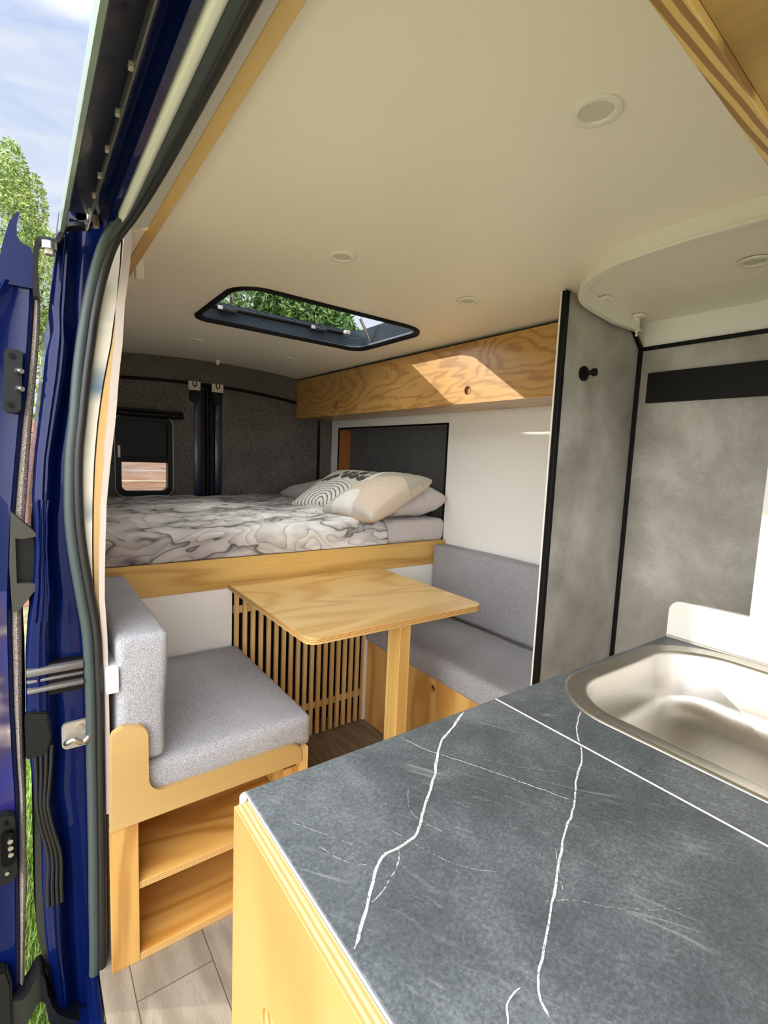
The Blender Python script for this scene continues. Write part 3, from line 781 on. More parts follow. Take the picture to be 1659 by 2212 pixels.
bm = bmesh.new(); prism(bm, [(-0.13, -0.20), (-0.062, -0.20), (-0.058, 0.06), (-0.066, 0.10), (-0.09, 0.11), (-0.13, 0.08)], [], 1.296, 1.325, 'xz')
bmesh.ops.bevel(bm, geom=list(bm.edges), offset=0.005, segments=2, affect='EDGES')
obj('lower_bracket', bm, BLACK_M, sdoor, smooth=40)

# upper roller arm
ra = thing('roller_arm', 'black bent steel arm with bolt joining sliding door to roof rail', 'bracket', (0.045, 1.29, 1.66))
arm = spline([(0.030, 1.30, 1.600), (0.031, 1.295, 1.665), (0.036, 1.288, 1.706), (0.050, 1.282, 1.712), (0.066, 1.28, 1.712), (0.074, 1.276, 1.725), (0.082, 1.268, 1.742), (0.10, 1.255, 1.747), (0.128, 1.24, 1.749)], 6)
bm = bmesh.new()
rows = []
for i, p in enumerate(arm):
    tn = (arm[min(i + 1, len(arm) - 1)] - arm[max(i - 1, 0)]).normalized(); n_ = Vector((-tn.z, 0, tn.x)) * 0.0045
    rows.append([p + n_ + Vector((0, -.016, 0)), p - n_ + Vector((0, -.016, 0)), p - n_ + Vector((0, .016, 0)), p + n_ + Vector((0, .016, 0))])
V = grid(bm, rows, closed=True); bm.faces.new(V[0]); bm.faces.new(V[-1])
obj('arm', bm, BLACK_M, ra, smooth=35)
bo = obj('bolt', cyl(bmesh.new(), (0.055, 1.272, 1.708), (0.055, 1.272, 1.694), 0.014, n=24), CHROME, ra, smooth=30)
obj('bolt_head', cyl(bmesh.new(), (0.055, 1.272, 1.694), (0.055, 1.272, 1.684), 0.0095, n=6), STEEL_G, bo)
obj('roller', cyl(bmesh.new(), (0.130, 1.238, 1.750), (0.130, 1.238, 1.782), 0.011), STEEL_G, ra, smooth=30)
# lower roller arm over the grass
bm = bmesh.new()
la = spline([(-0.060, 1.33, -0.02), (-0.035, 1.31, -0.01), (-0.012, 1.30, 0.035), (0.002, 1.30, 0.030), (0.010, 1.30, -0.03), (0.030, 1.30, -0.085), (0.07, 1.30, -0.13), (0.10, 1.29, -0.15)], 6)
rows = []
for i, p in enumerate(la):
    h = 0.034 if i < 26 else 0.03
    rows.append([p + Vector((0, -.03, h)), p + Vector((0, -.03, -h)), p + Vector((0, .03, -h)), p + Vector((0, .03, h))])
V = grid(bm, rows, closed=True); bm.faces.new(V[0]); bm.faces.new(V[-1])
tag(obj('lower_roller_arm', bm, BLACK_M, None, smooth=40, origin=(0.02, 1.3, -0.15)), 'rough black lower arm of the sliding door at the bottom left, over the grass', 'bracket')

# ================================================================== REAR DOORS
def rear_door(name, x0, x1, label, win=False):
    zt = lambda x: 1.705 - 0.055 * ((x - 0.85) / 0.75) ** 2
    n = 16
    outer = [(x0, 0.88), (x1, 0.88)] + [(x1 + (x0 - x1) * i / n, zt(x1 + (x0 - x1) * i / n)) for i in range(n + 1)]
    holes = [rrect(0.452, 0.728, 1.030, 1.475, 0.045, 8)] if win else []
    bm = bmesh.new(); prism(bm, outer, holes, 3.268, 3.305, 'xz')
    o = struct(name, bm, CARPET, label=label)
    return o
d1 = rear_door('door_1', 0.13, 0.874, 'left rear van door lined in charcoal carpet with a small black-framed window', True)
d2 = rear_door('door_2', 1.050, 1.752, 'right rear van door, windowless, lined in charcoal carpet')
def edge_strip(x0, x1, nm, d_, mtl):
    bm = bmesh.new(); box(bm, x0, x1, 3.258, 3.30, 0.88, 1.672, bevel=0.005)
    obj(nm, bm, mtl, d_, smooth=40)
edge_strip(0.874, 0.918, 'steel_edge', d1, NAVY); edge_strip(1.004, 1.050, 'steel_edge', d2, NAVY)
obj('meeting_gap', BX(0.921, 1.001, 3.285, 3.325, 0.88, 1.70), BLACK, d2)
obj('meeting_rib', tube(bmesh.new(), [(0.963, 3.278, 0.9), (0.963, 3.276, 1.3), (0.958, 3.275, 1.68)], 0.014, 10), BLACK_G, d2, smooth=60)
for x, d_, s in ((0.871, d1, 1), (1.014, d2, -1)):
    bm = bmesh.new(); prism(bm, rrect(x - 0.036, x + 0.036, 1.672, 1.724, 0.004, 3), [], 3.243, 3.256, 'xz')
    lt = obj('door_latch', bm, plain('latch_plate_paint', (206, 196, 180), 0.5), d_); lt['label'] = 'pale metal latch plate'
    obj('latch_hook', tube(bmesh.new(), spline([(x - 0.010, 3.240, 1.722), (x - 0.010, 3.236, 1.700), (x, 3.234, 1.694), (x + 0.010, 3.236, 1.700), (x + 0.010, 3.240, 1.722)], 5), 0.003, 8), BLACK, lt, smooth=60)
    bm = bmesh.new()
    for q in (-0.026, 0.0, 0.026): cyl(bm, (x + q, 3.243, 1.682), (x + q, 3.240, 1.682), 0.004, n=8)
    obj('latch_screws', bm, STEEL_G, lt)
    bm = bmesh.new(); prism(bm, [(x - 0.030, 1.665), (x + 0.034, 1.665), (x + 0.03, 1.61), (x + 0.012 * s, 1.585), (x - 0.026, 1.61)], [], 3.250, 3.262, 'xz')
    obj('latch_backing', bm, BLACK, d_)
wf = bmesh.new()
prism(wf, rrect(0.432, 0.742, 1.012, 1.492, 0.055, 10), [rrect(0.462, 0.717, 1.044, 1.462, 0.035, 10)], 3.258, 3.31, 'xz')
win = obj('window', wf, BLACK_G, d1, smooth=40); win['label'] = 'small window with rounded black frame'
obj('frame_bead', tube(bmesh.new(), [(x, 3.259, z) for x, z in rrect(0.428, 0.747, 1.008, 1.496, 0.057, 8)], 0.0028, 6, closed=True), STEEL_G, win)
obj('clear_pane', BX(0.458, 0.722, 3.296, 3.300, 1.040, 1.240), GLASS, win)
obj('smoked_pane', BX(0.458, 0.722, 3.285, 3.290, 1.236, 1.466), SMOKED, win)
obj('cross_bar', BX(0.455, 0.725, 3.266, 3.30, 1.214, 1.246, bevel=0.003), BLACK, win)
obj('window_catch', BX(0.441, 0.456, 3.249, 3.262, 1.24, 1.31, bevel=0.003), PLASTIC_W, win)['label'] = 'white plastic catch'
bm = tube(bmesh.new(), spline([(0.36, 3.235, 1.506), (0.5, 3.233, 1.500), (0.65, 3.233, 1.500), (0.80, 3.235, 1.502)], 6), 0.019, 14)
box(bm, 0.36, 0.798, 3.236, 3.266, 1.505, 1.531)
bl = obj('rolled_blind', bm, BLACK, d1, smooth=50); bl['label'] = 'rolled-up black blackout blind'

# ================================================================== ROOF HATCH
hz = 1.826
ht = thing('roof_hatch', 'black framed rectangular roof hatch propped open in the cream ceiling', 'roof hatch', (0.995, 1.95, hz))
N_ = 10
o1 = rrect(HX0, HX1, HY0, HY1, HR, N_); o2_ = rrect(HX0 + .022, HX1 - .022, HY0 + .022, HY1 - .022, HR - .018, N_)
def ring_rows(specs):
    bm = bmesh.new()
    rows = [[Vector((x, y, z(x) if callable(z) else z)) for x, y in lp_] for lp_, z in specs]
    grid(bm, rows, closed=True); return bm
def inset(i, r): return rrect(HX0 + i, HX1 - i, HY0 + i, HY1 - i, r, N_)
obj('trim_frame', ring_rows([(inset(0, HR), lambda x: zc(x) + .001), (inset(0.002, HR), lambda x: zc(x) - .008), (inset(0.010, HR - .008), lambda x: zc(x) - .011), (inset(0.020, HR - .016), lambda x: zc(x) - .008), (inset(0.024, HR - .02), lambda x: zc(x) + .004)]), BLACK, ht, smooth=60)
sp_ = []
for k in range(13):
    z = 1.858 + 0.072 * k / 12
    sp_ += [(inset(0.020, HR - .016), z), (inset(0.0235, HR - .02), z + 0.003)]
sp_ = [(inset(0.022, HR - .018), lambda x: zc(x) - .002)] + sp_
obj('ribbed_surround', ring_rows(sp_), plain('ribbed_grey', (66, 76, 88), 0.35), ht, smooth=35)['label'] = 'ribbed dark inner surround'
obj('outer_collar', ring_rows([(inset(-0.03, HR + .02), 1.90), (inset(-0.03, HR + .02), 1.925), (inset(-0.01, HR), 1.933), (inset(0.018, HR - .016), 1.933), (inset(0.021, HR - .018), 1.925)]), BLACK_M, ht, smooth=50)
obj('shade_rail', BX(HX0 + 0.06, HX1 - 0.10, HY1 - 0.040, HY1 - 0.024, 1.905, 1.918, bevel=0.003), BLACK, ht)
for x in (0.735, 1.175):
    lt = obj('hatch_lock', BX(x - 0.055, x + 0.03, HY1 - 0.054, HY1 - 0.036, 1.892, 1.908, bevel=0.003), BLACK_M, ht)
    obj('lock_button', BX(x - 0.055, x - 0.035, HY1 - 0.060, HY1 - 0.053, 1.895, 1.910, bevel=0.002), STEEL_G, lt)
# propped lid hinged at its front edge, with stay
ang = math.radians(48)
bm = bmesh.new(); prism(bm, rrect(HX0 - .02, HX1 + .02, 0.0, 0.60, 0.09, 8), [], 0.0, 0.012)
bmesh.ops.rotate(bm, cent=(0, 0, 0), matrix=Matrix.Rotation(ang, 3, 'X'), verts=bm.verts)
bmesh.ops.translate(bm, vec=(0, HY0 - .01, 1.938), verts=bm.verts)
obj('lid', bm, GLASS, ht, smooth=40)['label'] = 'clear acrylic lid'
bm = cyl(bmesh.new(), (HX1 - .032, 2.07, 1.868), (HX1 - .10, 2.06, 1.955), 0.0075, n=12)
cyl(bm, (HX1 - .10, 2.06, 1.955), (HX1 - .03, 1.98, 2.28), 0.0045, n=12)
obj('stay', bm, CHROME, ht, smooth=60)['label'] = 'bright metal stay'
obj('stay_bracket', BX(HX1 - .115, HX1 - .085, HY1 - .068, HY1 - .045, 1.900, 1.920, bevel=0.004), STEEL_G, ht)

# ================================================================== CEILING DETAILS
def downlight(loc, label):
    t_ = thing('ceiling_downlight', label, 'ceiling light', loc, 'round downlights')
    z = loc[2]
    bm = bmesh.new()
    pr = [(0.0385, 0.001), (0.0385, -0.003), (0.036, -0.0045), (0.027, -0.0035), (0.0255, 0.0), (0.0235, 0.001)]
    grid(bm, [[Vector((loc[0] + r * math.cos(2 * PI * k / 40), loc[1] + r * math.sin(2 * PI * k / 40), z + h)) for k in range(40)] for r, h in pr], closed=True)
    obj('bezel', bm, PLASTIC_W, t_, smooth=50)
    obj('lens', cyl(bmesh.new(), (loc[0], loc[1], z + 0.001), (loc[0], loc[1], z - 0.0008), 0.0245, n=40), LENS, t_)
    return t_
def cl_(x, y): return (x, y, zc(x) - 0.0008)
dl = downlight(cl_(0.744, 0.500), 'largest round white downlight, above the worktop in the front ceiling')
for (x, y), lab in (((0.738, 1.262), 'round downlight in the ceiling in front of the roof hatch, left one'),
                    ((1.258, 1.285), 'round downlight in the ceiling between hatch and grey shower partition'),
                    ((0.723, 2.68), 'thin-looking downlight over the bed, left of the hatch at the rear'),
                    ((1.267, 2.74), 'thin-looking downlight over the bed beside the wooden overhead locker'),
                    ((1.512, 0.527), 'round downlight in the shower ceiling inside the curved curtain rail')):
    dup(dl, cl_(x, y), lab)
bm = cyl(bmesh.new(), (0.99, 3.17, 1.862), (0.99, 3.17, 1.838), 0.013, 0.012)
sn = obj('motion_sensor', bm, PLASTIC_W, None, smooth=40, origin=(0.99, 3.17, 1.86)); tag(sn, 'small white sensor hanging from the ceiling near the rear doors', 'sensor')
obj('sensor_eye', cyl(bmesh.new(), (0.99, 3.17, 1.838), (0.99, 3.17, 1.829), 0.009, 0.006), LENS, sn, smooth=60)

# overhead locker on the right wall
OX = 1.57
ol = thing('overhead_locker', 'long varnished plywood overhead locker under the ceiling on the right wall', 'cabinet', (1.70, 2.1, 1.55))
obj('carcass', BX(OX + 0.018, 1.8375, 0.99, 3.255, 1.553, 1.812, bevel=0.001), PLY_LOCKER, ol)
obj('ceiling_gap', BX(OX + 0.006, 1.83, 0.995, 3.25, 1.810, 1.817), BLACK, ol)
for y0, y1, hy, hzz in ((0.99, 2.139, 1.575, 1.608), (2.142, 3.255, 2.70, 1.606)):
    bm = bmesh.new(); hole = circle(hy, hzz, 0.0195, 28)
    prism(bm, [(y0, 1.551), (y1, 1.551), (y1, 1.812), (y0, 1.812)], [hole], OX, OX + 0.0165, 'yz')
    dr = obj('locker_door', bm, PLY_LOCKER, ol)
    bm = bmesh.new(); ci, co_ = circle(hy, hzz, 0.0165, 28), circle(hy, hzz, 0.0205, 28)
    prism(bm, co_, [ci], OX - 0.0012, OX + 0.016, 'yz'); obj('finger_ring', bm, HOLE, dr, smooth=40)
    obj('hole_back', BX(OX + 0.012, OX + 0.0165, hy - .0195, hy + .0195, hzz - .0195, hzz + .0195), PLY_LOCKER, dr)

# near overhead locker above the worktop (upper right corner of the view)
nl = thing('overhead_cabinet', 'plywood overhead cabinet at the upper right above the worktop', 'cabinet', (0.85, 0.1, 1.62))
def rot_box(x0, x1, y0, y1, z0, z1, bev=0.0, piv=(0.345, 0.20), a=math.radians(3.0)):
    bm = BX(x0, x1, y0, y1, z0, z1, bevel=bev)
    bmesh.ops.rotate(bm, cent=(piv[0], piv[1], 0), matrix=Matrix.Rotation(a, 3, 'Z'), verts=bm.verts); return bm
obj('end_panel', rot_box(0.24, 1.33, 0.186, 0.2045, 1.617, 1.822, 0.0012), EDGE_Y, nl)['label'] = 'end panel with bare laminated plywood edge'
obj('bottom_panel', rot_box(0.24, 1.33, -0.75, 0.1855, 1.6255, 1.645), PLY_NEAR, nl)
obj('front_panel', rot_box(0.235, 0.253, -0.75, 0.186, 1.617, 1.818), PLY_NEAR, nl)

# ================================================================== SHOWER
PY = 0.972
sh = thing('shower_partition', 'grey concrete-look shower partition with black edge trim', 'partition', (1.60, PY, 0.0))
bm = bmesh.new(); prism(bm, [(1.385, 0.0), (1.8385, 0.0), (1.8385, 1.715), (1.815, 1.73), (1.75, 1.80), (1.3855, 1.838)], [], PY, PY + 0.014, 'xz')
obj('panel', bm, CONCRETE, sh)
bm = bmesh.new(); box(bm, 1.3665, 1.386, PY - 0.003, PY + 0.0125, 0.0, 1.838, bevel=0.0015)
obj('edge_trim', bm, BLACK, sh)['label'] = 'black edge trim'
obj('white_edge', BX(1.3668, 1.3845, PY + 0.0142, PY + 0.0195, 0.0, 1.836), PLASTIC_W, sh)['label'] = 'thin white edge line'
obj('corner_trim', BX(1.822, 1.8355, PY - 0.013, PY, 0.0, 1.728), BLACK, sh)
bm = bmesh.new(); prism(bm, [(1.742, 1.800), (1.752, 1.806), (1.834, 1.738), (1.834, 1.722)], [], PY - 0.012, PY - 0.0005, 'xz'); obj('slanted_trim', bm, BLACK, sh)
hk = obj('robe_hook', cyl(bmesh.new(), (1.490, PY - 0.0005, 1.602), (1.490, PY - 0.008, 1.602), 0.0235, n=36), BLACK, None, smooth=40, origin=(1.490, PY, 1.602))
tag(hk, 'round black wall hook on the grey shower partition', 'hook')
obj('peg', tube(bmesh.new(), [(1.490, PY - 0.008, 1.602), (1.490, PY - 0.034, 1.602), (1.490, PY - 0.036, 1.602), (1.490, PY - 0.046, 1.602)], [0.0075, 0.0075, 0.0125, 0.0125], 20), BLACK, hk, smooth=40)
sw = thing('shower_wall_panel', 'wide grey concrete-look wall panel inside the shower', 'wall panel', (1.83, 0.3, 0.0))
obj('panel', BX(1.8335, 1.8395, -0.60, PY - 0.013, 0.0, 1.728), CONCRETE, sw)
obj('top_trim', BX(1.829, 1.8395, -0.60, PY - 0.012, 1.724, 1.738), BLACK, sw)['label'] = 'black top trim'
bk = bmesh.new(); box(bk, 1.815, 1.833, -0.50, 0.925, 1.536, 1.641, bevel=0.0015)
tag(obj('wall_rail', bk, BLACK, None, origin=(1.82, 0.2, 1.536)), 'wide flat black bar mounted on the grey shower wall', 'rail')
# curtain rail
cr = thing('curtain_rail', 'curved white shower curtain rail under the ceiling', 'curtain rail', (1.40, 0.7, 1.80))
path = spline([(1.755, 0.945, 0), (1.66, 0.945, 0), (1.55, 0.944, 0), (1.45, 0.940, 0), (1.385, 0.925, 0), (1.325, 0.89, 0), (1.268, 0.825, 0), (1.232, 0.745, 0), (1.217, 0.65, 0), (1.214, 0.54, 0), (1.222, 0.42, 0), (1.236, 0.26, 0)], 7)
rows = []
for i, p in enumerate(path):
    tn = (path[min(i + 1, len(path) - 1)] - path[max(i - 1, 0)]).normalized(); nn = Vector((tn.y, -tn.x, 0))
    z0 = zc(p.x)
    prof = [(-0.006, 0.001), (-0.006, -0.040), (-0.011, -0.041), (-0.011, -0.048), (0.008, -0.048), (0.008, -0.041), (0.004, -0.040), (0.004, 0.001)]
    rows.append([Vector((p.x, p.y, z0)) + nn * a + Vector((0, 0, h)) for a, h in prof])
bm = bmesh.new(); grid(bm, rows)
obj('rail', bm, PLASTIC_W, cr, smooth=35)
for x in (1.50, 1.715):
    bm = bmesh.new(); box(bm, x - 0.016, x + 0.016, 0.905, 0.938, zc(x) - 0.012, zc(x) - 0.0015, bevel=0.002); box(bm, x - 0.006, x + 0.006, 0.925, 0.943, zc(x) - 0.022, zc(x) - 0.004, bevel=0.002)
    obj('ceiling_clip', bm, PLASTIC_W, cr)
obj('end_stop', tube(bmesh.new(), [(1.742, 0.942, zc(1.74) - 0.046), (1.742, 0.941, zc(1.74) - 0.055), (1.742, 0.941, zc(1.74) - 0.066)], [0.006, 0.003, 0.005], 10), PLASTIC_W, cr, smooth=60)
# cream half wall at the back of the worktop
bm = bmesh.new()
def arc(cx, cy, r, a0, a1, n=8): return [(cx + r * math.cos(math.radians(a0 + (a1 - a0) * i / n)), cy + r * math.sin(math.radians(a0 + (a1 - a0) * i / n))) for i in range(n + 1)]
prism(bm, [(0.570, 0.0)] + arc(0.540, 0.939, 0.030, 0, 90) + [(0.396, 0.972), (0.398, 1.835), (-1.0, 1.835), (-1.0, 0.0)], [], 1.3415, 1.356, 'yz')
tag(obj('shower_half_wall', bm, CREAM, None, origin=(1.35, 0.2, 0.0)), 'cream notched panel standing behind the sink with rounded low corner', 'panel')

# ================================================================== KITCHEN
kc = thing('kitchen_cabinet', 'pale plywood kitchen cabinet under the dark worktop', 'cabinet', (0.75, 0.1, 0.0))
obj('carcass', BX(0.2235, 1.338, -0.9, 0.562, 0.0, 0.700), PLY_BASE, kc)
obj('top_rail', BX(0.2235, 0.70, 0.545, 0.562, 0.70, 0.846), PLY_BASE, kc)
bm = bmesh.new()
hc = circle(0.437, 0.676, 0.024, 32)
prism(bm, [(-0.9, 0.02), (0.5565, 0.02), (0.5565, 0.8660), (0.5545, 0.8680), (-0.9, 0.8680)], [hc], 0.1965, 0.2140, 'yz', 0, 1)
dr = obj('cabinet_door', bm, [PLY_DOOR, EDGE_X], kc)
dr['label'] = 'golden plywood door with bare layered edge'
obj('finger_hole_back', BX(0.2105, 0.2140, 0.405, 0.47, 0.645, 0.708), EDGE_Z, dr)
# worktops
def veins(bm, lines, z):
    for pts, w0, mi, sd_ in lines:
        rnd = random.Random(sd_)
        P = spline([(p[0], p[1], z) for p in pts], 14)
        Pn = []
        for i, p in enumerate(P):
            q = p + Vector((noise.noise(Vector((p.x * 60, p.y * 60, sd_))) * 0.0016, noise.noise(Vector((p.x * 60, p.y * 60, sd_ + 9))) * 0.0016, 0)); Pn.append(q)
        rows = []
        for i, p in enumerate(Pn):
            tn = (Pn[min(i + 1, len(Pn) - 1)] - Pn[max(i - 1, 0)]).normalized(); n_ = Vector((-tn.y, tn.x, 0))
            ww = w0 * (0.65 + 0.7 * abs(noise.noise(Vector((i * 0.07, sd_, 0)))) + 0.2 * rnd.random())
            if i < 3 or i > len(Pn) - 4: ww *= 0.3
            rows.append([p + n_ * ww, p - n_ * ww])
        grid(bm, rows, mi=mi)
Z1 = 0.872
VE = [([(0.6005, 0.566), (0.545, 0.538), (0.497, 0.513), (0.445, 0.466), (0.392, 0.425), (0.354, 0.395), (0.325, 0.390), (0.295, 0.386), (0.258, 0.352), (0.222, 0.321)], 0.0019, 1, 1),
      ([(0.325, 0.388), (0.300, 0.366), (0.270, 0.352), (0.258, 0.350)], 0.0009, 2, 12),
      ([(0.682, 0.396), (0.652, 0.374), (0.600, 0.350), (0.553, 0.322), (0.50, 0.300), (0.447, 0.272), (0.410, 0.252), (0.375, 0.234), (0.331, 0.210), (0.318, 0.190)], 0.0013, 1, 3),
      ([(0.470, 0.292), (0.445, 0.268), (0.42, 0.247)], 0.0005, 2, 31),
      ([(0.319, 0.218), (0.300, 0.216), (0.288, 0.206), (0.270, 0.190)], 0.0008, 1, 4),
      ([(0.458, 0.565), (0.470, 0.520), (0.481, 0.495), (0.505, 0.450), (0.526, 0.404), (0.545, 0.360), (0.558, 0.329)], 0.0005, 1, 5),
      ([(0.235, 0.50), (0.262, 0.455), (0.29, 0.41)], 0.0004, 2, 6), ([(0.40, 0.47), (0.37, 0.42), (0.39, 0.36)], 0.0005, 2, 7),
      ([(0.33, 0.42), (0.36, 0.34), (0.40, 0.30)], 0.0005, 2, 8), ([(0.52, 0.46), (0.56, 0.41), (0.60, 0.37)], 0.0004, 2, 9), ([(0.25, 0.44), (0.268, 0.40), (0.292, 0.385)], 0.0005, 2, 10),
      ([(0.40, 0.26), (0.43, 0.24), (0.46, 0.21), (0.52, 0.17)], 0.0004, 2, 13)]
bm = bmesh.new(); box(bm, 0.2160, 0.6835, -0.9, 0.5695, 0.8465, Z1, bevel=0.0010, mi=0)
veins(bm, VE, Z1 + 0.00025)
wt = obj('worktop', bm, [SLATE, VEIN, VEIN_F], None, origin=(0.45, 0.1, 0.8465))
tag(wt, 'large dark grey slate-look worktop with white veins, lower right foreground', 'worktop')
bm = bmesh.new(); box(bm, 0.2146, 0.2158, -0.9, 0.5695, 0.8475, 0.8714)
obj('edge_band', bm, plain('edge_band_grey', (150, 150, 156), 0.5), wt)['label'] = 'thin pale edge band'
bm = bmesh.new(); prism(bm, rrect(0.2085, 0.2145, 0.848, 0.8705, [0.0015, 0.0055, 0.004, 0.0015], 4), [], 0.5570, 0.5705, 'xz'); obj('end_band', bm, plain('end_band_cream', (196, 186, 164), 0.55), wt)
SX0, SX1, SY0, SY1 = 0.775, 1.328, -0.08, 0.5585
def srect(i, r): return rrect(SX0 + i, SX1 - i, SY0 + i, SY1 - i, r, 12)
bm = bmesh.new(); prism(bm, [(0.6875, -0.9), (1.3385, -0.9), (1.3385, 0.5695), (0.6875, 0.5695)], [srect(0.018, 0.13)], 0.8465, Z1, 'xy')
veins(bm, [([(0.782, 0.4585), (0.745, 0.441), (0.714, 0.423), (0.689, 0.4015)], 0.0012, 1, 2), ([(0.70, 0.33), (0.73, 0.26), (0.745, 0.20), (0.75, 0.12)], 0.0005, 2, 21), ([(0.70, 0.25), (0.72, 0.20), (0.72, 0.16)], 0.0005, 2, 22)], Z1 + 0.00025)
w2 = obj('worktop', bm, [SLATE, VEIN, VEIN_F], None, origin=(1.0, 0.1, 0.8465))
tag(w2, 'rear strip of dark slate-look worktop holding the steel sink', 'worktop')
obj('joint_strip', BX(0.6846, 0.6866, -0.9, 0.5695, 0.8475, 0.8724, bevel=0.0005), PLASTIC_W, w2)['label'] = 'bright joint strip'
obj('sealant_bead', tube(bmesh.new(), [(1.3375, 0.567, 0.8735), (1.3375, 0.2, 0.8735), (1.3375, -0.9, 0.8735)], 0.004, 8), plain('grey_sealant', (150, 146, 138), 0.4), w2, smooth=60)
# sink
sk = thing('kitchen_sink', 'stainless steel inset sink with rounded corners in the dark worktop', 'sink', (1.05, 0.24, 0.72))
def loft(specs):
    bm = bmesh.new(); rows = [[Vector((x, y, z)) for x, y in lp_] for lp_, z in specs]
    V = grid(bm, rows, closed=True); return bm, V
bm, V = loft([(srect(0.000, 0.150), 0.8722), (srect(0.0015, 0.149), 0.8745), (srect(0.006, 0.146), 0.8758), (srect(0.010, 0.142), 0.8748), (srect(0.030, 0.125), 0.8735), (srect(0.036, 0.118), 0.8738)])
obj('rim', bm, STEEL, sk, smooth=60)
sp2 = [(srect(0.036, 0.118), 0.8738), (srect(0.040, 0.115), 0.8720), (srect(0.043, 0.112), 0.866)]
for k in range(1, 9):
    a = k / 8 * PI / 2
    sp2.append((srect(0.046 + 0.055 * (1 - math.cos(a)), 0.110), 0.785 - 0.060 * math.sin(a)))
sp2.append((srect(0.14, 0.09), 0.7245)); sp2.append((srect(0.22, 0.04), 0.723))
bm, V = loft(sp2); bm.faces.new(V[-1]); obj('bowl', bm, STEEL, sk, smooth=60)
dn = cyl(bmesh.new(), (1.05, 0.24, 0.7232), (1.05, 0.24, 0.7262), 0.04, 0.038, 32); obj('drain', dn, CHROME, sk, smooth=40)

# ================================================================== BED
bf = thing('bed_platform', 'raised bed platform with plywood front board and white panels', 'bed base', (1.0, 1.945, 0.0))
BY = 1.943
obj('front_board', BX(0.165, 1.839, BY, BY + 0.018, 0.750, 0.875, bevel=0.002), PLY_BOARD, bf)
obj('base_deck', BX(0.165, 1.839, BY + 0.019, 3.25, 0.842, 0.862), PLY_X, bf)
obj('white_panel', BX(0.165, 0.672, BY + 0.006, BY + 0.016, 0.0, 0.749), WHITE, bf)
obj('white_panel', BX(1.348, 1.839, BY + 0.006, BY + 0.016, 0.0, 0.749), WHITE, bf)
obj('white_edge_post', BX(1.326, 1.347, BY - 0.012, BY + 0.016, 0.0, 0.749), WHITE, bf)
bm = bmesh.new(); box(bm, 1.775, 1.80, BY - 0.006, BY + 0.005, 0.660, 0.675, bevel=0.003); obj('socket_cover', bm, BLACK, bf)
sc = thing('slatted_screen', 'vertical wooden slat screen under the table closing the bed base', 'screen', (1.0, BY, 0.0))
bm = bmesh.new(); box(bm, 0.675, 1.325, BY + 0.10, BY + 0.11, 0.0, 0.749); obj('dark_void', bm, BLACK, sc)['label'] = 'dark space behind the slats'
for z in (0.125, 0.640): obj('cross_rail', BX(0.679, 1.325, BY + 0.004, BY + 0.016, z, z + 0.030), SLAT, sc)
for i in range(19):
    x = 0.679 + i * 0.03535
    obj('slat', BX(x, x + 0.0175, BY - 0.010, BY + 0.0038, 0.004 if i > 13 else 0.004, 0.7465, bevel=0.0012), SLAT, sc)
# mattress in its fitted sheet
ms = cushion(0.165, 1.838, BY + 0.010, 3.24, 0.869, 0.992, 0.03, 0.006, 0.005, 3)
tag(obj('mattress', ms, LINEN, None, smooth=60, origin=(1.0, 2.6, 0.869)), 'mattress in pale grey sheet on the raised bed platform', 'mattress')
# duvet draped over bed and front edge
def duvet_h(x, y):
    p = Vector((x, y, 0))
    h = 0.020 + 0.020 * noise.noise(p * 3.2) + 0.012 * noise.noise(p * 7.5 + Vector((3, 1, 0))) + 0.004 * noise.noise(p * 19)
    h += 0.010 * noise.noise(Vector((x * 2.0, y * 11.0, 4.0)))
    return max(h, 0.004)
rows = []
nx, ns = 130, 110
for i in range(nx + 1):
    u = i / nx; row = []
    for j in range(ns + 1):
        s = j / ns
        xe = 1.46 - 0.03 * math.sin(s * 9) + 0.02 * noise.noise(Vector((s * 5, 2, 0)))
        if s < 0.80: xe += 0.10 * max(0, 0.5 - s)
        x = 0.168 + (xe - 0.168) * u
        if s < 0.82:
            y = 3.235 - (3.235 - 1.972) * s / 0.82; z = 0.996 + duvet_h(x, y)
            e = min(1, (1 - u) * 14 + 0.25) ; z = 0.996 + (z - 0.996) * e
            e2 = max(0, 1 - (s / 0.82 - 0.93) / 0.07) if s / 0.82 > 0.93 else 1
            z = z - (1 - e2 ** 0.5) * 0.012
        else:
            q = (s - 0.82) / 0.18
            zt = 0.996 + duvet_h(x, 1.972) * min(1, (1 - u) * 14 + 0.25) - 0.012
            y = 1.972 - 0.030 * math.sin(min(1, q * 3) * PI / 2) + 0.010 * noise.noise(Vector((x * 9, q * 2, 7))) * q
            z = zt - 0.006 * min(1, q * 3) - (zt - 0.006 - 0.8785) * max(0, (q - 0.05) / 0.95)
            y = min(y, BY + 0.012)  if q > 0.35 else y
            y = y - 0.006 * math.sin(PI * q)
        row.append(Vector((x, y, z)))
    rows.append(row)
bm = bmesh.new(); grid(bm, rows)
dv = obj('duvet', bm, DUVET, None, smooth=180, origin=(0.8, 2.5, 0.99))
sm = dv.modifiers.new('thickness', 'SOLIDIFY'); sm.thickness = 0.006; sm.offset = -1
tag(dv, 'grey duvet with dark inky marbled print spread over the bed', 'duvet')

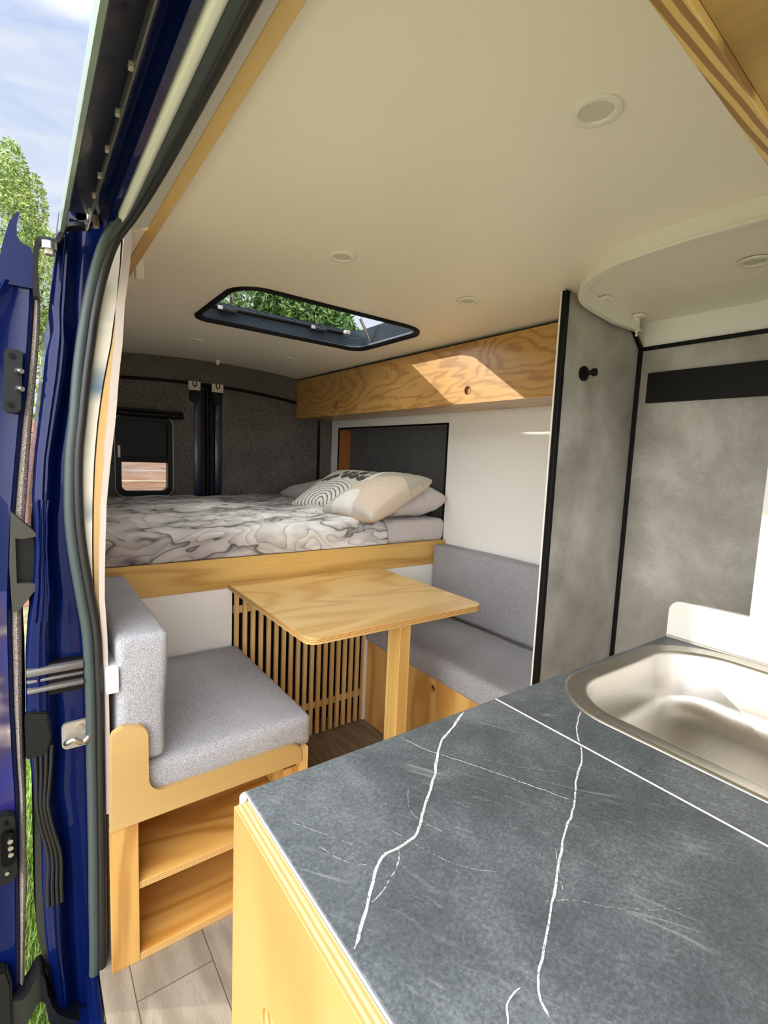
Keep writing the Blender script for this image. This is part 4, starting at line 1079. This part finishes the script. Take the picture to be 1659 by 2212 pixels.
# pillows
def pillow_bm(w_, h_, t_, n=36, pinch=0.06, seed=0, wob=0.006):
    """u across w_, v up h_, thickness along local z; returns bm and uv per vertex"""
    bm = bmesh.new(); uv = {}
    bm.verts.layers.float_color.new('print')
    for sg in (1, -1):
        rows = []
        for i in range(n + 1):
            row = []
            for j in range(n + 1):
                u, v = -1 + 2 * i / n, -1 + 2 * j / n
                k = (max(0, 1 - u ** 2) * max(0, 1 - v ** 2)) ** 0.34
                x = u * w_ / 2 * (1 - pinch * (1 - v * v)); y = v * h_ / 2 * (1 - pinch * (1 - u * u))
                nz = noise.noise(Vector((u * 2.2 + seed, v * 2.2, sg))) * wob + noise.noise(Vector((u * 6 + seed, v * 6, sg))) * wob * 0.4
                z = sg * (t_ / 2 * k + nz * min(1, k * 2) * 1.0)
                vtx = bm.verts.new((x, y, z)); uv[vtx] = (u, v, sg); row.append(vtx)
            rows.append(row)
        for i in range(n):
            for j in range(n):
                q = (rows[i][j], rows[i + 1][j], rows[i + 1][j + 1], rows[i][j + 1])
                bm.faces.new(q if sg > 0 else q[::-1])
    return bm, uv

def frame(origin, ex, ey):
    ex = Vector(ex).normalized(); ey = Vector(ey); ey = (ey - ex * ey.dot(ex)).normalized(); ez = ex.cross(ey)
    return Matrix(((ex.x, ey.x, ez.x, origin[0]), (ex.y, ey.y, ez.y, origin[1]), (ex.z, ey.z, ez.z, origin[2]), (0, 0, 0, 1)))

def printed_pillow(name, w_, h_, t_, mtx, fn, n, seed, label):
    bm, uv = pillow_bm(w_, h_, t_, n, seed=seed)
    layer = bm.verts.layers.float_color['print']
    for v, (a, b_, sg) in uv.items(): v[layer] = fn(a, b_, sg)
    bmesh.ops.remove_doubles(bm, verts=bm.verts, dist=1e-5)
    bm.transform(mtx)
    o = obj(name, bm, PRINT, None, smooth=180, origin=tuple(mtx.translation))
    tag(o, label, 'pillow'); return o

CRM, BLK, SAGE, SAND, PALE, GREY = lin((222, 218, 204)), lin((34, 34, 34)), lin((166, 164, 144)), lin((206, 188, 166)), lin((226, 224, 216)), lin((196, 190, 180))
leaves = []
stem = [(x * 0.85 - 0.05, y * 0.80 - 0.16) for x, y in ((-0.62, 0.42), (-0.30, 0.62), (0.05, 0.72), (0.42, 0.72), (0.75, 0.60))]
for (x, y, a, L, wv_) in ((-0.70, 0.28, -1.9, .26, .08), (-0.52, 0.30, -1.5, .30, .10), (-0.38, 0.46, -1.2, .26, .09), (-0.20, 0.78, 1.2, .22, .07), (0.0, 0.50, -1.7, .30, .12), (0.10, 0.86, 0.9, .24, .08),
                         (0.30, 0.50, -1.4, .30, .12), (0.46, 0.84, 0.6, .26, .08), (0.62, 0.42, -1.2, .28, .11), (0.80, 0.66, 0.1, .2, .07)):
    leaves.append((x * 0.85 - 0.05, y * 0.80 - 0.16, math.cos(a), math.sin(a), L * 1.35, wv_ * 1.5))
def print_arcs(u, v, sg):
    if sg < 0: return CRM
    for (x, y, ca, sa, L, wv_) in leaves:
        dx, dy = u - x, v - y; al, ac = dx * ca + dy * sa, -dx * sa + dy * ca
        if abs(al) < L / 2 and abs(ac) < wv_ / 2 * (1 - (2 * al / L) ** 2) * 1.6: return BLK
    for a, c in zip(stem, stem[1:]):
        tt = max(0, min(1, ((u - a[0]) * (c[0] - a[0]) + (v - a[1]) * (c[1] - a[1])) / ((c[0] - a[0]) ** 2 + (c[1] - a[1]) ** 2)))
        if math.hypot(u - a[0] - tt * (c[0] - a[0]), v - a[1] - tt * (c[1] - a[1])) < 0.014: return BLK
    if v > 0.15 and u > 0.2 and math.hypot((u - 1) / 1.0, (v - 1) / 0.8) < 0.75: return SAGE
    r_ = math.hypot(u + 0.12, (v + 1.0) * 0.92)
    if r_ < 0.90:
        f = (r_ * 9) % 1.0
        return BLK if f < 0.24 else PALE
    return CRM
def print_shapes(u, v, sg):
    if sg < 0: return SAND
    if math.hypot((u + 0.18) / 0.42, (v + 1.0) / 0.62) < 1: return PALE
    b1 = 0.22 + 0.26 * math.sin(u * 2.6 + 0.4)
    if v > b1 + 0.02: return SAGE if u > -0.25 or v > 0.75 else PALE
    if u > -0.45 + 0.25 * math.sin(v * 3) and v > -0.9: return SAND
    if math.hypot((u + 0.75) / 0.25, (v - 0.35) / 0.45) < 1: return PALE
    return GREY
# lying sleeping pillow
bm, uv = pillow_bm(0.62, 0.35, 0.19, 40, 0.0, 5, 0.018)
bmesh.ops.remove_doubles(bm, verts=bm.verts, dist=1e-5)
bm.transform(frame((1.650, 2.235, 1.078), (0.03, 1, 0), (1, -0.03, 0.12)))
tag(obj('pillow', bm, LINEN, None, smooth=180, origin=(1.650, 2.235, 1.078)), 'plain pale grey sleeping pillow lying at the head of the bed', 'pillow')
bm, uv = pillow_bm(0.62, 0.42, 0.15, 30, 0.05, 8, 0.014)
bmesh.ops.remove_doubles(bm, verts=bm.verts, dist=1e-5)
bm.transform(frame((1.62, 2.85, 1.062), (-0.03, 1, 0), (1, 0.03, 0.16)))
tag(obj('pillow', bm, LINEN, None, smooth=180, origin=(1.62, 2.85, 1.062)), 'plain grey pillow mostly hidden behind the leaf-print cushion', 'pillow')
# scatter cushions
printed_pillow('scatter_cushion', 0.39, 0.43, 0.16, frame((1.435, 2.035, 1.110), (0.10, -1, 0.0), (0.92, 0.16, 0.42)), print_shapes, 120, 2, 'square cushion printed with sage and sand blobs leaning on the pillow')
printed_pillow('scatter_cushion', 0.44, 0.45, 0.14, frame((1.49, 2.43, 1.108), (0.38, -0.92, 0.0), (0.85, 0.38, 0.40)), print_arcs, 220, 4, 'cream cushion printed with black leaves and thin arcs')

# headboard recess lining
hb = thing('headboard', 'charcoal felt headboard recessed in the white wall above the bed', 'headboard', (1.93, 2.54, 0.87))
obj('back_panel', BX(1.9325, 1.945, NY0 - 0.02, NY1 + 0.02, 0.70, NZ1 + 0.02), CARPET_D, hb)
obj('side_jamb', BX(1.8415, 1.932, NY1 - 0.012, NY1 - 0.001, 0.88, NZ1 - 0.001), plain('orange_timber', (186, 110, 58), 0.5, var=0.3), hb)['label'] = 'orange timber jamb'
obj('side_jamb', BX(1.8415, 1.932, NY0 + 0.001, NY0 + 0.012, 0.88, NZ1 - 0.001), CARPET_D, hb)
obj('top_jamb', BX(1.8415, 1.932, NY0 + 0.012, NY1 - 0.012, NZ1 - 0.012, NZ1 - 0.001), CARPET_D, hb)
bm = bmesh.new()
for a in ((NY0 - 0.004, NY0 + 0.007, 0.875, NZ1 + 0.003), (NY1 - 0.007, NY1 + 0.004, 0.875, NZ1 + 0.003), (NY0 - 0.004, NY1 + 0.004, NZ1 - 0.007, NZ1 + 0.004)):
    box(bm, 1.8365, 1.8415, a[0], a[1], a[2], a[3])
obj('black_bead', bm, BLACK, hb)

# ================================================================== DINETTE
# left bench: U-cut end panel, stile, shelves
lb = thing('bench_seat', 'left plywood bench base with cut-out end panel and open shelves', 'bench', (0.40, 1.6, 0.0))
FY = 1.248
pts = [(0.142, 0.380), (0.645, 0.388), (0.645, 0.420)] + arc(0.617, 0.420, 0.028, 0, 90, 8) + [(0.600, 0.450)]
pts += [(0.285, 0.447)] + [(p[0], p[1]) for p in arc(0.262, 0.482, 0.035, -90, -180, 8)]
pts += [(0.2265, 0.600)] + arc(0.1965, 0.604, 0.030, 0, 90, 8) + [(0.170, 0.640), (0.150, 0.628), (0.145, 0.618)]
bm = bmesh.new(); prism(bm, pts, [], FY, FY + 0.018, 'xz')
bmesh.ops.bevel(bm, geom=[e for e in bm.edges if abs(e.verts[0].co.y - e.verts[1].co.y) < 1e-6 and e.verts[0].co.y < FY + .001], offset=0.002, segments=2, affect='EDGES')
obj('end_panel', bm, PLY_FACE, lb, smooth=30)
bm = bmesh.new(); box(bm, 0.140, 0.2025, FY + 0.004, FY + 0.02, 0.0, 0.3795, bevel=0.001)
obj('stile', bm, PLY_Z, lb)
obj('floor_shelf', BX(0.2035, 0.630, FY + 0.006, 1.93, 0.0, 0.018, bevel=0.001), PLY_SHELF, lb)
sh_ = obj('shelf', BX(0.2035, 0.630, FY + 0.010, 1.93, 0.196, 0.214, bevel=0.001), PLY_SHELF, lb)
obj('shelf_edge', BX(0.2035, 0.630, FY + 0.0085, FY + 0.0099, 0.196, 0.214), EDGE_Z, sh_)
obj('shelf_edge', BX(0.2035, 0.630, FY + 0.0045, FY + 0.0059, 0.0, 0.018), EDGE_Z, sh_)
obj('outer_side', BX(0.157, 0.1685, FY + 0.022, 1.93, 0.0, 0.414), PLY_SHELF, lb)
obj('inner_side', BX(0.632, 0.650, FY + 0.006, 1.93, 0.0, 0.414), PLY_BASE, lb)
obj('side_edge', BX(0.6455, 0.668, FY + 0.004, FY + 0.022, 0.0, 0.428), EDGE_X, lb)
obj('right_stile', BX(0.590, 0.631, FY + 0.005, FY + 0.019, 0.0, 0.379), PLY_Z, lb)
obj('seat_board', BX(0.170, 0.650, FY + 0.022, 1.93, 0.404, 0.4165), PLY_X, lb)
def seam_rect(axis, v, a0, a1, b0, b1, r=0.012):
    lp_ = rrect(a0, a1, b0, b1, r, 4)
    if axis == 'z': return [(p[0], p[1], v) for p in lp_]
    if axis == 'y': return [(p[0], v, p[1]) for p in lp_]
    return [(v, p[0], p[1]) for p in lp_]
sc1 = thing('seat_cushion', 'grey fabric seat cushion on the left bench by the door', 'cushion', (0.45, 1.6, 0.418))
obj('cover', cushion(0.180, 0.688, FY + 0.021, 1.935, 0.4175, 0.516, 0.020, 0.008, 0.003, 1), FABRIC, sc1, smooth=60)
obj('piping', seam_loop(seam_rect('z', 0.5035, 0.1835, 0.6865, FY + 0.0235, 1.932), 0.0016), FABRIC, sc1, smooth=60)
bc1 = thing('back_cushion', 'grey fabric backrest cushion standing on the left bench', 'cushion', (0.22, 1.6, 0.52))
bm = cushion(0.163, 0.278, FY + 0.021, 1.935, 0.0, 0.325, 0.016, 0.006, 0.003, 2)
for v in bm.verts:
    k = v.co.z / 0.325; v.co.x += (1 - k) * (-0.004 if v.co.x < 0.2 else -0.012); v.co.z += 0.524
bmesh.ops.translate(bm, vec=(0.002, 0, 0), verts=bm.verts)
obj('cover', bm, FABRIC, bc1, smooth=60)
obj('piping', seam_loop(seam_rect('x', 0.182, FY + 0.023, 1.932, 0.527, 0.8455), 0.0015), FABRIC, bc1, smooth=60)

# right bench
rb = thing('bench_seat', 'right plywood bench base with round finger hole, beside the shower partition', 'bench', (1.58, 1.5, 0.0))
bm = bmesh.new(); prism(bm, [(0.992, 0.0), (1.606, 0.0), (1.606, 0.408), (0.992, 0.408)], [circle(1.447, 0.363, 0.0185, 28)], 1.340, 1.358, 'yz')
dr = obj('bench_door', bm, PLY_BASE, rb)
bm = bmesh.new(); prism(bm, circle(1.447, 0.363, 0.0200, 28), [circle(1.447, 0.363, 0.0150, 28)], 1.3388, 1.357, 'yz'); obj('finger_ring', bm, EDGE_Z, dr, smooth=40)
obj('hole_back', BX(1.354, 1.3585, 1.42, 1.475, 0.335, 0.39), BLACK, dr)
obj('fixed_front', BX(1.340, 1.358, 1.609, 1.929, 0.0, 0.408, bevel=0.001), PLY_BASE, rb)
obj('seat_board', BX(1.359, 1.838, 0.992, 1.932, 0.392, 0.408), PLY_X, rb)
obj('end_board', BX(1.359, 1.838, 1.915, 1.931, 0.0, 0.391), PLY_BASE, rb)
sc2 = thing('seat_cushion', 'grey fabric seat cushion on the right bench behind the table leg', 'cushion', (1.55, 1.5, 0.409))
obj('cover', cushion(1.322, 1.742, 0.992, 1.935, 0.410, 0.510, 0.020, 0.007, 0.003, 5), FABRIC, sc2, smooth=60)
obj('piping', seam_loop(seam_rect('z', 0.498, 1.3255, 1.739, 0.995, 1.932), 0.0016), FABRIC, sc2, smooth=60)
bc2 = thing('back_cushion', 'grey fabric backrest cushion against the white right wall', 'cushion', (1.785, 1.5, 0.512))
obj('cover', cushion(1.742, 1.8385, 0.992, 1.937, 0.514, 0.858, 0.014, 0.006, 0.003, 6), FABRIC, bc2, smooth=60)
obj('piping', seam_loop(seam_rect('x', 1.7535, 0.994, 1.935, 0.516, 0.855), 0.0015), FABRIC, bc2, smooth=60)

# table
tb = thing('dining_table', 'plywood dinette table with rounded corners fixed to the bed board', 'table', (1.02, 1.6, 0.0))
bm = bmesh.new(); prism(bm, rrect(0.652, 1.384, 1.236, BY - 0.002, [0.004, 0.004, 0.040, 0.040], 10), [], 0.7485, 0.7695, 'xy', 0, 1)
bmesh.ops.bevel(bm, geom=[e for e in bm.edges if abs(e.verts[0].co.z - e.verts[1].co.z) < 1e-6], offset=0.0025, segments=2, affect='EDGES')
obj('table_top', bm, [PLY_XT, EDGE_Z], tb, smooth=30)
obj('leg', BX(1.032, 1.079, 1.290, 1.360, 0.0, 0.7480, bevel=0.002), LEG, tb)

# ================================================================== OUTSIDE
def leaf_cloud(bm, n, centre, radii, size, seed, droop=0.0, squash=None):
    rnd = random.Random(seed)
    for _ in range(n):
        while True:
            p = Vector((rnd.uniform(-1, 1), rnd.uniform(-1, 1), rnd.uniform(-1, 1)))
            if p.length <= 1: break
        p = p.normalized() * (p.length ** 0.5)
        q = Vector((centre[0] + p.x * radii[0], centre[1] + p.y * radii[1], centre[2] + p.z * radii[2]))
        if squash: q = squash(q, rnd)
        a = Vector((rnd.uniform(-1, 1), rnd.uniform(-1, 1), rnd.uniform(-1, 1) - droop)).normalized()
        s = a.orthogonal().normalized(); s.rotate(Matrix.Rotation(rnd.uniform(0, 6.28), 3, a))
        L = size * rnd.uniform(.6, 1.4); w_ = L * 0.13
        bm.faces.new([bm.verts.new(q - a * L / 2), bm.verts.new(q + s * w_), bm.verts.new(q + a * L / 2), bm.verts.new(q - s * w_)])

def tree(name, label, base, trunk_h, trunk_r, clouds, leafm, group=None):
    t_ = thing(name, label, 'tree', base, group)
    bm = tube(bmesh.new(), spline([base, (base[0] + .08, base[1], base[2] + trunk_h * .4), (base[0] - .05, base[1] + .06, base[2] + trunk_h)], 6), [trunk_r * (1 - 0.6 * i / 12) for i in range(13)], 10)
    rnd = random.Random(3)
    for c in clouds[:5]:
        top = Vector(c[1]); st_ = Vector((base[0], base[1], base[2] + trunk_h * rnd.uniform(.5, .95)))
        tube(bm, spline([st_, (st_ + top) / 2 + Vector((0, 0, -.1)), top], 5), [trunk_r * .35 * (1 - i / 14) for i in range(11)], 7)
    obj('trunk', bm, BARK, t_, smooth=60)
    bm = bmesh.new()
    for i, (n, c, r_, s) in enumerate(clouds): leaf_cloud(bm, n, c, r_, s, i + 11, 0.3)
    obj('foliage', bm, leafm, t_)
    return t_
# pale bushy conifer seen over the sliding door
tree('conifer_tree', 'bushy pale green tree outside beyond the sliding door at the left', (0.0, 8.6, -0.55), 3.8, 0.10,
     [(8500, (-0.10, 8.6, 3.95), (0.42, 0.5, 1.0), 0.058), (1500, (-0.02, 8.6, 4.75), (0.20, 0.25, 0.5), 0.07), (900, (0.22, 8.6, 4.45), (0.16, 0.25, 0.45), 0.07), (8500, (0.28, 8.6, 3.4), (0.42, 0.5, 0.85), 0.06), (3600, (-0.5, 8.6, 3.4), (0.4, 0.45, 0.9), 0.08), (2600, (0.62, 8.7, 2.7), (0.45, 0.45, 0.8), 0.09), (6000, (0.05, 8.6, 2.0), (1.0, 0.8, 1.2), 0.10), (3500, (0.0, 8.6, 0.5), (1.1, 0.8, 0.9), 0.1)], LEAF_A)
# dark-leaved tree seen through the roof hatch
tree('gum_tree', 'tall dark green leafy tree seen through the open roof hatch', (3.05, 8.6, -0.55), 4.6, 0.16,
     [(3600, (3.75, 8.2, 3.75), (0.55, 0.6, 0.40), 0.15), (4200, (4.40, 8.2, 3.60), (0.62, 0.6, 0.40), 0.15), (1700, (4.85, 8.2, 3.42), (0.32, 0.5, 0.30), 0.14), (420, (2.75, 8.2, 3.85), (0.35, 0.5, 0.42), 0.14), (300, (3.2, 8.4, 3.75), (0.3, 0.5, 0.4), 0.14), (3600, (4.0, 8.6, 4.6), (1.1, 0.9, 0.6), 0.16)], LEAF_B)
# slat fence behind the van
fn = thing('garden_fence', 'pinkish horizontal board fence outside the rear window', 'fence', (1.5, 6.6, -0.55))
bm = bmesh.new()
for k in range(16): box(bm, -4.0, 7.5, 6.6 + 0.006 * (k % 2), 6.62 + 0.006 * (k % 2), -0.5 + k * 0.128, -0.5 + k * 0.128 + 0.118, bevel=0.002)
obj('boards', bm, FENCE, fn)
for x in (-3.9, -1.9, 0.1, 2.1, 4.1, 6.1): obj('post', BX(x, x + 0.09, 6.64, 6.73, -0.55, 1.55), BARK, fn)
# grass blades in the strip beside the van
bm = bmesh.new(); rnd = random.Random(5)
for _ in range(14000):
    x, y = rnd.uniform(-0.35, 0.35), rnd.uniform(1.25, 4.2)
    z = -0.55 + 0.03 * noise.noise(Vector((x * .4, y * .4, 0))) - 0.01
    h = rnd.uniform(0.06, 0.15); a = rnd.uniform(0, 6.28); ln_ = rnd.uniform(0.01, 0.07)
    dx, dy = math.cos(a), math.sin(a); wv_ = 0.0035
    p0, p1, p2 = Vector((x - dy * wv_, y + dx * wv_, z)), Vector((x + dy * wv_, y - dx * wv_, z)), Vector((x + dx * ln_, y + dy * ln_, z + h))
    bm.faces.new([bm.verts.new(p0), bm.verts.new(p1), bm.verts.new(p2)])
gr = obj('lawn_grass', bm, GRASS, None, origin=(0, 2.5, -0.55)); gr['kind'] = 'stuff'
tag(gr, 'bright green lawn grass in the gap between sliding door and pillar', 'grass')
